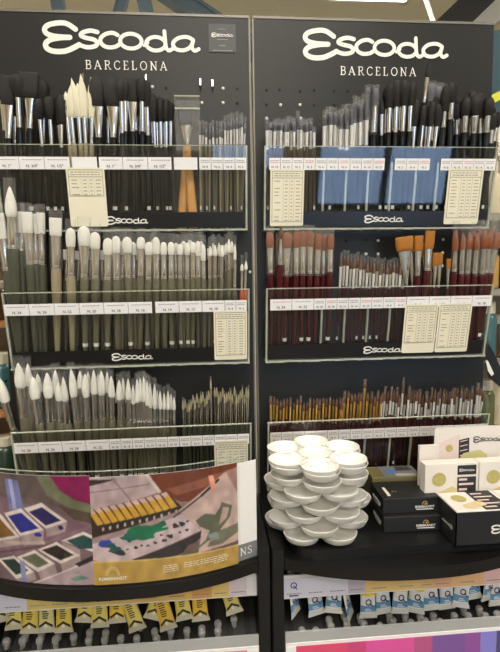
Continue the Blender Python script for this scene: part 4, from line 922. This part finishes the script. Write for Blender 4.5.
# pans photograph
pa = Paint(-28, 92.5, 483, 477, 579, 580.5, 260, 200, (128, 106, 112))
pa.poly([(-28, 478), (92, 478), (92, 500), (60, 508), (30, 500), (-28, 520)], (112, 98, 98), .1)
pa.poly([(-28, 500), (20, 505), (92, 520), (92, 545), (-28, 560)], (140, 112, 124), .1)
pa.poly([(40, 480), (55, 480), (62, 492), (76, 500), (93, 504), (93, 512), (70, 507), (50, 497)], (126, 128, 104), .1)
pa.poly([(52, 477), (93, 477), (93, 504), (78, 500), (64, 492)], (146, 28, 98), .08)
pa.poly([(6, 486), (20, 486), (25, 512), (9, 514)], (132, 136, 182)); pa.poly([(10, 486), (14, 486), (17, 512), (13, 513)], (176, 178, 214))
pa.poly([(60, 505), (93, 512), (93, 522), (75, 518)], (100, 84, 74), .15)
def pan(rim, inner, c, side):
    pa.poly(side, (176, 156, 158)); pa.poly(rim, (228, 216, 212)); pa.poly(inner, c, .35)
pan([(-28, 512), (0, 520), (19, 538), (-10, 546)], [(-24, 516), (-2, 524), (14, 537), (-8, 543)], (142, 104, 56), [(19, 538), (-10, 546), (-10, 552), (19, 545)])
pan([(3, 518), (22, 511), (45, 529), (19, 537)], [(7, 520), (22, 515), (40, 528), (20, 534)], (44, 54, 150), [(45, 529), (19, 537), (22, 546), (43, 540)])
pan([(25, 511), (44, 504), (69, 520), (47, 528)], [(30, 513.5), (44, 508), (63, 519.5), (47, 525)], (52, 42, 104), [(69, 520), (47, 528), (47, 536), (66, 530)])
pa.blob(39, 534, 4, 2.5, (44, 60, 170), seed=4); pa.blob(62, 526, 2.5, 2, (50, 44, 110), seed=5)
pa.line((0, 545), (45, 541), 3, (196, 176, 172)); pa.line((45, 541), (93, 524), 3, (150, 122, 134)); pa.line((-28, 560), (60, 540), 2, (110, 88, 100))
pan([(62, 538), (84, 529.5), (96, 535), (96, 550)], [(67, 538), (84, 532.5), (96, 538), (96, 546), (80, 546)], (40, 88, 88), [(62, 538), (80, 547), (80, 560), (64, 548)])
pan([(37, 548), (57, 539.5), (80, 552), (60, 560)], [(41, 548), (57, 542.5), (74, 551.5), (60, 557)], (52, 42, 44), [(60, 560), (80, 552), (80, 562), (62, 572)])
pan([(14, 557), (34, 548.5), (54, 560), (36, 569)], [(19, 557), (34, 551.5), (48, 560), (36, 565)], (112, 118, 100), [(36, 569), (54, 560), (56, 570), (40, 580)])
pan([(-8, 562), (11, 556), (32, 569), (12, 578)], [(-4, 562), (11, 559), (26, 568.5), (12, 574)], (32, 64, 62), [(12, 578), (32, 569), (34, 576), (16, 584)])
pa.poly([(28, 582), (74, 562), (93, 555), (93, 584)], (186, 166, 174), .06); pa.line((30, 580), (93, 556), 1.2, (226, 212, 214)); pa.poly([(74, 560), (93, 552), (93, 557), (78, 563)], (52, 46, 52))
pa.poly([(68, 574), (80, 571), (88, 574), (74, 577)], (120, 150, 140)); pa.poly([(17, 560), (22, 560), (24, 580), (18, 580)], (150, 154, 196))
r = empty('paint_pans_print', (-.35, -.22, pz0), 'glossy print of watercolour pans with a magenta disc', 'poster print')
sheet('print', r, at(-28, 530, -.205).x, x92, pz0, Z0-.684, .0008, vcol('pans_photo_print', .22), pa)
# tube box photograph
pb = Paint(92, 238, 478, 469, 580.5, 562, 300, 210, (150, 126, 124))
pb.poly([(148, 470), (240, 465), (240, 500), (180, 500), (158, 490)], (124, 66, 44), .12); pb.poly([(166, 488), (240, 472), (240, 480), (176, 494)], (150, 96, 76), .1)
pb.poly([(92, 477), (149, 474), (158, 491), (92, 512)], (188, 168, 172), .05); pb.poly([(92, 480), (118, 479), (92, 486)], (70, 52, 60))
pb.line((92, 492), (150, 483), 1, (150, 128, 134)); pb.line((114, 478), (133, 500), 2.2, (160, 138, 144)); pb.line((147, 474), (160, 491), 3, (214, 198, 198))
pb.poly([(92, 508), (166, 490), (182, 506), (92, 538)], (64, 48, 44), .2)
for i in range(11):
    t = i/10; x0, y0 = 91+t*72, 512-t*17; pb.poly([(x0, y0), (x0+5.5, y0-1.2), (x0+13, y0+9), (x0+7, y0+11)], (206, 164, 72), .15)
    pb.poly([(x0-3, y0-3), (x0+3, y0-4.5), (x0+6, y0-.6), (x0+.4, y0+.4)], (206, 176, 168)); pb.poly([(x0+8, y0+10.5), (x0+13, y0+9.5), (x0+16, y0+14), (x0+9, y0+16)], (52, 46, 48)); pb.poly([(x0+11, y0+12.5), (x0+13, y0+12), (x0+13, y0+15), (x0+11, y0+16)], (190, 182, 178))
pb.poly([(92, 535), (178, 508), (182, 512), (92, 541)], (170, 146, 148))
pb.poly([(92, 541), (181, 511), (199, 527), (112, 560), (92, 556)], (206, 186, 190), .04)
pb.blob(142, 528, 20, 6.2, (20, 124, 92), 22, -.22, .3, 2); pb.blob(158, 521, 8, 3, (24, 112, 84), 12, -.3, .3, 3); pb.blob(128, 533, 8, 4, (30, 110, 100), 12, 0, .3, 9)
pb.blob(106, 540, 7, 4.5, (56, 84, 164), 12, -.2, .3, 4); pb.blob(114, 544, 8, 4, (44, 92, 96), 14, .2, .4, 5); pb.blob(118, 548, 5, 2.5, (60, 60, 70), 10, 0, .4, 6)
for i, (x, y, a) in enumerate([(134, 542, 2), (140, 540, 1.6), (146, 540, 2), (153, 537, 2), (162, 535, 2.5), (168, 531, 3), (174, 522, 4), (180, 520, 3.5), (178, 528, 2), (185, 526, 2), (126, 544, 1.5), (186, 518, 2), (160, 530, 2)]): pb.blob(x, y, a, a*.6, (56, 52, 62), 8, 0, .4, 20+i)
pb.poly([(113, 560), (199, 528), (202, 531), (186, 545), (130, 566)], (62, 54, 58), .15); pb.poly([(186, 540), (238, 528), (240, 552), (170, 560)], (120, 100, 98), .1)
pb.poly([(177, 508), (224, 477), (240, 473), (240, 540), (196, 548), (200, 527)], (204, 178, 172), .04); pb.poly([(226, 476), (240, 473), (240, 500)], (176, 142, 136), .05)
pb.line((172, 514), (200, 496), 1.6, (86, 74, 74)); pb.line((200, 496), (219, 482), 2.4, (60, 48, 48)); pb.poly([(208, 478), (213, 478), (216, 490), (211, 494)], (232, 170, 150))
LF = (112, 114, 98)
pb.poly([(194, 518), (204, 512), (214, 514), (219, 508), (221, 503), (232, 507), (230, 517), (220, 527), (214, 536), (203, 538), (208, 528), (198, 524)], LF, .25); pb.poly([(222, 508), (229, 509), (226, 518), (218, 524)], (186, 164, 156)); pb.poly([(214, 530), (238, 524), (238, 532), (222, 541), (205, 543)], (132, 128, 112), .25)
pb.line((205, 537), (180, 554), 2, LF); pb.blob(212, 534, 6, 4, (140, 150, 148), 10, 0, .3, 8)
pb.poly([(92, 557.5), (238, 544), (238, 566), (92, 583)], (192, 160, 90), .03); pb.poly([(92, 557.5), (238, 544), (238, 545.2), (92, 558.7)], (216, 192, 130))
r = empty('tube_box_print', (-.15, -.22, pz0), 'glossy print of a tube box with gold foot band', 'poster print')
sheet('print', r, x92+.0002, x238, pz0, Z0-.686, -.0008, vcol('tube_box_photo_print', .22), pb)
frp = lambda x, y, n: (x, bowpos(x, -.0012)-n*.1, y)
mb = MB(); q0 = at(100, 578, -.233); q1 = at(124.5, 578, -.233); wd = q1.x-q0.x; zt = pz0+.0062
mb.text('REMBRANDT', wd/5.0, white_ink, frp, (q0.x+q1.x)/2, zt)
for rr_ in (.011, .0085): mb.ribbon([((q0.x+q1.x)/2+rr_*.8*math.cos(a*math.pi/10), zt+.0065+rr_*1.1*math.sin(a*math.pi/10)) for a in range(11)], .0007, mat('arch_print', (222, 200, 150), .5), frp)
mb.box((q0.x, 0, 0), (q0.x, 0, 0), white_ink); rnd = random.Random(5)
for x, n in ((-.150, 4), (-.122, 3), (-.100, 3), (-.082, 4)):
    for j in range(n):
        z = pz0+.0195-j*.0028; xx = x
        while xx < x+.019: w = rnd.uniform(.002, .006); mb.ribbon([(xx, z), (min(xx+w, x+.02), z)], .0008, white_ink, frp); xx += w+.002
mb.build('lettering', r)
# clear bowed holder in front
r = empty('poster_holder', (-.2, -.23, pz0), 'clear bowed acrylic holder covering the printed poster', 'poster holder')
sheet('clear_front', r, -.398, x238+.003, pz0, Z0-.6775, -.0030, acr, th=.0012); 
mb = MB(); n = 30
for i in range(n):
    a_, c_ = -.398+(x238+.401)*i/n, -.398+(x238+.401)*(i+1)/n
    mb.add([(x, bowpos(x, -.0032)+d, z) for x in (a_, c_) for d in (0, .0016) for z in (Z0-.6775, Z0-.6765)], [(0, 1, 3, 2), (4, 6, 7, 5), (0, 4, 5, 1), (2, 3, 7, 6), (0, 2, 6, 4), (1, 5, 7, 3)], edge_m)
mb.build('top_edge', r)

# ================================================================ WHITE FLOWER PALETTES
pal_m = mat('white_porcelain_plastic', (228, 226, 220), .3)
def palette_mesh():
    Rw, rw, dp = .0522, .0283, .0155
    mb = MB(); seg = 20
    def well(cx, cy, r, dz):
        prof = [(r*.05, .0012+dz), (r*.55, .0022+dz), (r*.82, .0065+dz), (r*.96, dp-.002), (r, dp), (r*1.01, dp-.0006), (r*.99, dp-.002), (r*.86, .0055+dz), (r*.58, .0006+dz), (r*.05, dz)]
        vs = []; fs = []
        for (q, z) in prof:
            for k in range(seg): a = 2*math.pi*k/seg; vs.append((cx+q*math.cos(a), cy+q*math.sin(a), z))
        for i in range(len(prof)-1):
            for k in range(seg): fs.append((i*seg+k, i*seg+(k+1) % seg, (i+1)*seg+(k+1) % seg, (i+1)*seg+k))
        mb.add(vs, fs, pal_m)
    for i in range(6): a = i*math.pi/3; well(Rw*math.cos(a), Rw*math.sin(a), rw, 0)
    well(0, 0, .0268, .003)
    # webs between the wells
    for i in range(6):
        a = (i+.5)*math.pi/3; c, s = math.cos(a), math.sin(a)
        pts = [(.026, 0), (.036, -.008), (.040, 0), (.036, .008)]
        mb.prism([(x*c-y*s, x*s+y*c) for x, y in pts], dp-.0045, dp-.003, pal_m, lambda p, q, h: (p, q, h))
    me = bpy.data.meshes.new('flower_palette'); me.from_pydata(mb.v, [], mb.f); me.materials.append(pal_m); me.polygons.foreach_set('use_smooth', [True]*len(mb.f)); me.update(); return me
pme = palette_mesh()
PC = (.0805, -.1305)
base_rot = math.radians(-95)
NP = 8
names = ['bottom', 'second', 'third', 'fourth', 'fifth', 'sixth', 'seventh', 'top']
zz = Z0-.8203
for i in range(NP):
    o = bpy.data.objects.new('flower_palette', pme); COL.objects.link(o)
    o.location = (PC[0]+random.uniform(-.003, .003), PC[1]+random.uniform(-.002, .002), zz); zz += .0164 if i < NP-2 else .0060
    o.rotation_euler = (0, 0, base_rot+(math.radians(30) if i in (0, 2, 4) else 0)+(0 if i > 5 else random.uniform(-.06, .06)))
    tag(o, 'white flower shaped palette with round wells, %s of the stack counted from the shelf' % names[i], 'palette', 'stack of white flower palettes')

# ================================================================ BOXES ON THE SHELF
def box_thing(name, org, sx, sy, sz, rot, m, label, cat, group=None, bev=.0012):
    r = empty(name, org, label, cat, group); r.rotation_euler = (0, 0, rot)
    mb = MB(); mb.box((-sx/2, 0, 0), (sx/2, sy, sz), m); o = mb.build('box_body', r, org=(0, 0, 0))
    md = o.modifiers.new('bevel', 'BEVEL'); md.width = bev; md.segments = 2
    return r
bb_m = mat('black_card_box', (26, 26, 28), .45, 0, .08, 60)
gold_print = mat('gold_print', (190, 150, 80), .5)
fF = lambda x, z, n: (x, -n, z)
def box_front_mark(r, x, z, s):
    mb = MB(); mb.text('REMBRANDT', s, white_ink, fF, x, z); mb.box((x-s*2.6, z-s*.55, .0001), (x+s*2.6, z-s*.35, .0008), white_ink, fF); mb.build('lettering', r, org=(0, 0, 0))
    mb = MB(); mb.ribbon([(x+s*.75*math.cos(a*math.pi/8), z+s*1.05+s*.9*math.sin(a*math.pi/8)) for a in range(9)], s*.22, gold_print, fF); mb.ribbon([(x+s*.2, z+s*1.3), (x+s*.2, z+s*1.05)], s*.5, gold_print, fF); mb.build('arch_emblem', r, org=(0, 0, 0))
def left_mark(r, sx, sy, sz):
    fl = lambda y, z, n: (-sx/2-n, y, z); mb = MB()
    mb.box((sy*.2, sz*.3, .0001), (sy*.78, sz*.5, .0006), white_ink, fl); mb.box((sy*.3, sz*.18, .0001), (sy*.7, sz*.22, .0006), white_ink, fl); mb.build('side_lettering', r, org=(0, 0, 0))
bw, bd, bh = .0885, .062, .0248
for i, (dx, dy, rot, pos) in enumerate([(0, 0, -.03, 'lower'), (.002, .009, -.02, 'upper')]):
    r = box_thing('paint_set_box', (.2195+dx, -.1665+dy, Z0-.8203+i*(bh+.0004)), bw, bd, bh, rot, bb_m, '%s of the two stacked black paint set boxes beside the palettes' % pos, 'box', 'stacked black paint set boxes')
    box_front_mark(r, .021, .0082, .0052); left_mark(r, bw, bd, bh)
    if i:
        mb = MB(); fT = lambda x, y, n: (x, y, bh+n); mb.box((-bw*.38, bd*.14, .0001), (-bw*.33, bd*.62, .0006), cream_m, fT); mb.ribbon(ell(-bw*.22, bd*.32, .0035, .004, 10)[:6], .001, gold_print, fT); mb.build('top_emblem', r, org=(0, 0, 0))
oli = mat('olive_card_box', (104, 98, 58), .5, 0, .08, 40)
r = box_thing('picture_lid_box', (.224, -.094, Z0-.8203), .084, .048, .056, -.04, oli, 'olive box with a painted picture on its lid behind black boxes', 'box')
fT = lambda x, y, n: (x, y, .056+n)
for nm, (xa, ya, xb, yb2), c in (('lid_picture', (-.020, .002, .041, .046), (112, 110, 112)), ('lid_detail', (-.012, .016, .004, .030), (70, 110, 170)), ('lid_detail', (.000, .004, .034, .014), (168, 162, 158)), ('lid_detail', (.008, .026, .034, .043), (60, 58, 56))):
    MB().box((xa, ya, .0001 if nm == 'lid_picture' else .0004), (xb, yb2, .0004 if nm == 'lid_picture' else .0007), mat('lid_%d_%d_%d' % c, c, .3, 0, .3, 90), fT).build(nm, r, org=(0, 0, 0))

# soap counter display
sw = mat('soap_card_white', (216, 210, 203), .5); spk = mat('soap_card_pink', (214, 196, 190), .5); sgr = mat('soap_disc_olive', (170, 160, 96), .6, 0, .2, 150); sbar = mat('soap_bar_print', (206, 186, 140), .6); sbk = mat('soap_label_black', (40, 38, 40), .5)
r = empty('soap_display', (.335, -.214, Z0-.8203), 'white and black counter display holding soap boxes with script header', 'counter display')
fW = lambda x, z, n: (x, -n, z)
# black front tray: front wall, side wall, base
tx0, tx1 = .2635, .400; ty0, ty1 = -.214, -.152; tz0, tz1 = Z0-.8203, Z0-.770
mb = MB(); mb.box((tx0, ty0, tz0), (tx1, ty0+.0015, tz1), bb_m).box((tx0, ty0, tz0), (tx0+.0015, ty1, tz1), bb_m).box((tx1-.0015, ty0, tz0), (tx1, ty1, tz1), bb_m).box((tx0, ty0, tz0), (tx1, -.095, tz0+.0015), bb_m).build('tray', r)
mb = MB(); logo(mb, at(491, 530, -.214).x, (tz0+tz1)/2-.002, .066, white_ink, lambda x, z, n: (x, ty0-n, z), .0008); mb.build('lettering', r)
mb = MB(); logo(mb, -.19, tz0+.024, .03, white_ink, lambda x, z, n: (tx0-n, -(x)*1-.36+.002 if False else -.205+(x+.19), z), .0008); mb.build('side_lettering', r)
# header card
hz1 = at(437, 428, -.112).z; hx0 = at(434.5, 440, -.112).x; hz0 = tz0
rr = .006; pts = [(hx0, hz0), (tx1, hz0), (tx1, hz1), (hx0+rr*1.0, hz1)] + [(hx0+rr-rr*math.sin(a*math.pi/8), hz1-rr+rr*math.cos(a*math.pi/8)) for a in range(1, 5)]
MB().prism(pts, .112, .1105, sw, lambda a, c, h: (a, -h, c)).build('header_card', r)
fh = lambda x, z, n: (x, -.112-n, z)
def soap_art(mb, x, z, w, h, fr, disc=True):
    mb.add([fr(x+w*.26+w*.13*math.cos(i*.524), z+h*.62+w*.13*math.sin(i*.524), .0006) for i in range(12)], [tuple(range(12))], sgr)
    mb.add([fr(x+a*w, z+c*h, .0008) for a, c in ((.2, .22), (.5, .42), (.6, .34), (.6, .16), (.32, .02), (.2, .10))], [tuple(range(6))], sbar)
mb = MB(); xh = at(473, 441, -.112).x; logo(mb, xh, at(475, 439.5, -.112).z, .052, ink2_m, fh, .0008); mb.build('header_lettering', r)
mb = MB(); a, c = at(438.5, 463, -.112), at(470, 434, -.112); Wd, Hh = c.x-a.x, c.z-a.z
mb.add([fh(a.x, a.z, .0004), fh(a.x+Wd*.68, a.z+Hh*.12, .0004), fh(a.x+Wd*.68, a.z+Hh*.95, .0004), fh(a.x+Wd*.62, a.z+Hh, .0004), fh(a.x, a.z+Hh*.72, .0004)], [(0, 1, 2, 3, 4)], spk)
mb.add([fh(a.x+Wd*q, a.z+Hh*t, .0006) for q, t in ((.64, .14), (.98, .22), (.98, .88), (.64, .80))], [(0, 1, 2, 3)], sbk)
for i in range(4): mb.add([fh(a.x+Wd*q, a.z+Hh*(t+i*.17), .0008) for q, t in ((.68, .22), (.92, .27), (.92, .30), (.68, .25))], [(0, 1, 2, 3)], spk)
mb.add([fh(a.x+Wd*(.33+.12*math.cos(i*.524)), a.z+Hh*.52+Wd*.12*math.sin(i*.524), .0007) for i in range(12)], [tuple(range(12))], sgr)
a, c = at(457, 462, -.112), at(487, 449, -.112); Wd, Hh = c.x-a.x, c.z-a.z
mb.add([fh(a.x+Wd*q, a.z+Hh*t, .0009) for q, t in ((0, .1), (.2, .75), (.75, 1), (1, .55), (1, .1), (.5, 0))], [tuple(range(6))], mat('soap_bar_olive', (190, 184, 128), .6)); mb.build('header_picture', r)
# side wing with small lettering
a, c = at(419.5, 446, -.118), at(436, 446, -.118)
MB().box((a.x, -.118, tz0), (c.x, -.1125, a.z), sw).build('side_wing', r)
mb = MB(); mb.text('MARS', .0058, ink_m, lambda x, z, n: (x, -.118-n, z), (a.x+c.x)/2, at(427, 462, -.118).z, n=.0006) if False else mb.box((a.x+.003, -.1186, at(427, 462.5, -.118).z), (c.x-.003, -.118, at(427, 458.5, -.118).z), spk); mb.build('wing_print', r)
# soap boxes
def soap_box(x0, x1, y0, y1, z0, z1, label, lying=False):
    r = empty('soap_box', ((x0+x1)/2, y0, z0), label, 'soap box', 'soap boxes in the counter display')
    o = MB().box((x0, y0, z0), (x1, y1, z1), sw).build('box_body', r); md = o.modifiers.new('bevel', 'BEVEL'); md.width = .0008; md.segments = 1
    w = x1-x0
    if not lying:
        h = z1-z0; fr = lambda x, z, n: (x, y0-n, z); mb = MB(); soap_art(mb, x0, z0+h*.35, w, h*.62, fr); mb.build('soap_picture', r)
        mb = MB()
        for za, zb_ in ((.80, .96), (.38, .76)): mb.box((x0+w*.60, z0+h*za, .0001), (x0+w*.95, z0+h*zb_, .0006), sbk, fr)
        mb.build('black_label', r)
        mb = MB(); logo(mb, x0+w*.63, z0+h*.88, w*.28, white_ink, fr, .0010)
        for i, zz_ in enumerate((.70, .62, .53, .45)): mb.box((x0+w*.63, z0+h*zz_, .0006), (x0+w*(.78 if i % 2 == 0 else .9), z0+h*(zz_+.035), .0009), spk, fr)
        mb.build('label_lettering', r)
    else:
        d = y1-y0; fr = lambda x, y, n: (x, y0+y, z1+n); mb = MB(); soap_art(mb, x0, d*.08, w, d*.9, fr); mb.build('soap_picture', r)
        mb = MB(); mb.box((x0+w*.50, 0.001, .0001), (x0+w*.93, d-.001, .0006), sbk, fr); mb.build('black_label', r)
        mb = MB()
        for i in range(5): mb.box((x0+w*.54, d*(.12+i*.17), .0006), (x0+w*(.74+.12*(i % 2)), d*(.17+i*.17), .0009), spk, fr)
        mb.build('label_lettering', r)
zt = at(430, 464.5, -.145).z
xa, xb = at(425, 480, -.145).x, at(478.5, 480, -.145).x
soap_box(xa, xb, -.145, -.126, tz0+.002, zt, 'upright white soap box beside the side wing of the counter display')
soap_box(xb+.0012, xb+.0012+(xb-xa), -.145, -.126, tz0+.002, zt, 'upright white soap box in front of the header lettering')
soap_box(tx0+.002, tx0+.090, ty0+.002, -.150, tz0+.002, tz1+.0012, 'soap box lying in the black tray corner next to black boxes', True)
soap_box(tx0+.091, tx1-.002, ty0+.002, -.150, tz0+.002, tz1+.0012, 'soap box lying in the black tray past the script lettering', True)

# ================================================================ NEIGHBOURING SHOP FITTINGS AT THE EDGES
teal = mat('teal_sign', (16, 62, 74), .5); lime = mat('lime_stripe', (214, 214, 44), .5)
y = .35
a, c = at(488, 30, y), at(575, 122, y)
r = empty('wall_sign', ((a.x+c.x)/2, y, c.z), 'teal hanging sign with lime diagonal stripe beyond the display', 'sign')
MB().box((a.x, y, c.z), (c.x, y+.02, a.z), teal).build('board', r)
p = [at(488, 97, y), at(560, 60, y), at(560, 69, y), at(488, 106, y)]
MB().prism([(q.x, q.z) for q in p], .0005, .0015, lime, lambda u_, v_, h: (u_, y-h, v_)).build('stripe', r)
shelf_wood = mat('neighbour_shelf_wood', (150, 104, 60), .5, 0, .2, 12, (1, 8, 8)); grey_metal = mat('neighbour_shelf_metal', (150, 146, 132), .45, .3)
def shelf_unit(x0, x1, y0, y1, zs, label, m):
    r = empty('shelf_unit', ((x0+x1)/2, (y0+y1)/2, 0), label, 'shelving')
    MB().box((x0, y1-.01, 0), (x1, y1, 1.75), mat('shelf_back', (168, 152, 118), .6, 0, .15, 8)).build('back_board', r)
    for z in zs: MB().box((x0, y0, z-.012), (x1, y1-.011, z), m).build('shelf_board', r)
    for x in ((x1-.02,) if x0 > 0 else (x0+.004,)): MB().box((x, y0+.002, 0), (x+.016, y1-.012, 1.75), grey_metal).build('side_post', r)
shelf_unit(.432, 1.1, .03, .30, [1.02, 1.16, 1.30, 1.44, 1.58], 'neighbouring shelving full of jars beyond the sable brushes', grey_metal)
shelf_unit(-1.1, -.432, .03, .30, [.95, 1.10, 1.24, 1.40, 1.60], 'neighbouring shelving with wooden boards beside the poster', shelf_wood)
jc = [('amber', (120, 76, 34)), ('brown', (84, 56, 36)), ('ochre', (176, 136, 70)), ('olive green', (88, 92, 56)), ('dark green', (40, 58, 48)), ('cream', (206, 196, 166)), ('blue green', (60, 96, 100))]
def jar(x, y, z, rad, h, ci, where):
    nm, c = jc[ci]
    r = empty('paint_jar', (x, y, z), '%s paint jar with pale lid on the neighbouring shelving %s' % (nm, where), 'jar', '%s jars %s' % (nm, where))
    MB().lathe([(rad*.9, 0), (rad, .004), (rad, h*.7), (rad*.75, h*.8)], mat('jar_'+nm, c, .25, 0, .15, 40), 14, c=(x, y, z)).build('jar_body', r, smooth=True)
    MB().lathe([(rad*.78, h*.8), (rad*.8, h*.82), (rad*.8, h*.98), (rad*.7, h)], mat('jar_lid', (200, 192, 170), .4), 14, c=(x, y, z)).build('lid', r)
for i, z in enumerate([1.02, 1.16, 1.30, 1.44, 1.58]):
    for j in range(4): jar(.462+j*.048, .062+.03*(j % 2), z+.0005, .020, .085+.015*((i+j) % 3), (i*3+j*2) % 7, 'beyond the sable brushes')
for i, z in enumerate([.95, 1.10, 1.24, 1.40]):
    for j in range(4): jar(-.462-j*.048, .062+.03*(j % 2), z+.0005, .020, .07+.015*((i+j) % 3), (i*2+j*3+2) % 7, 'beside the poster')
# black bracket with a white label, next to the panel edge
q = at(489, 366, .012)
r = empty('label_bracket', tuple(q), 'black slanted bracket with white label at the panel edge', 'bracket')
s_ = [(at(484, 343, .012)), at(490, 352, .012), at(500, 375, .012), at(500, 388, .012), at(488, 378, .012), at(483, 356, .012)]
MB().prism([(p.x, p.z) for p in s_], -.006, .006, black_m, lambda a, c, h: (a+.004, .012+h, c)).build('arm', r)
s_ = [(at(483.5, 360, .004)), at(486, 361, .004), at(492, 374, .004), at(489.5, 376, .004), at(486, 371, .004)]
MB().prism([(p.x, p.z) for p in s_], -.0005, .0005, white_ink, lambda a, c, h: (a+.004, .0045+h, c)).build('label', r)
# tall packaged goat brushes hung beside the display
q0 = at(492, 118, .06)
for i in range(4):
    x = at(494+i*6, 140, .05).x; z = at(494, 142, .05).z
    r = empty('hanging_goat_brush', (x, .05, z), 'pale bristle brush hanging under the teal sign', 'paintbrush', 'pale brushes under the sign')
    o = bpy.data.objects.new('bristles', withmat(BRIS['flat'][i % 3], HAIR['cream'])); COL.objects.link(o); o.parent = r; o.location = (0, 0, 0); o.scale = (.006, .006, .040+.006*(i % 2))
    o = bpy.data.objects.new('ferrule', withmat(ferrule_mesh(1, 1), nickel)); COL.objects.link(o); o.parent = r; o.location = (0, 0, -.025); o.scale = (.0055, .003, .026)
    o = bpy.data.objects.new('handle', withmat(HANDLE, HAND['tan'])); COL.objects.link(o); o.parent = r; o.location = (0, 0, -.13); o.scale = (.004, .004, .106)
print('brushes', NB)
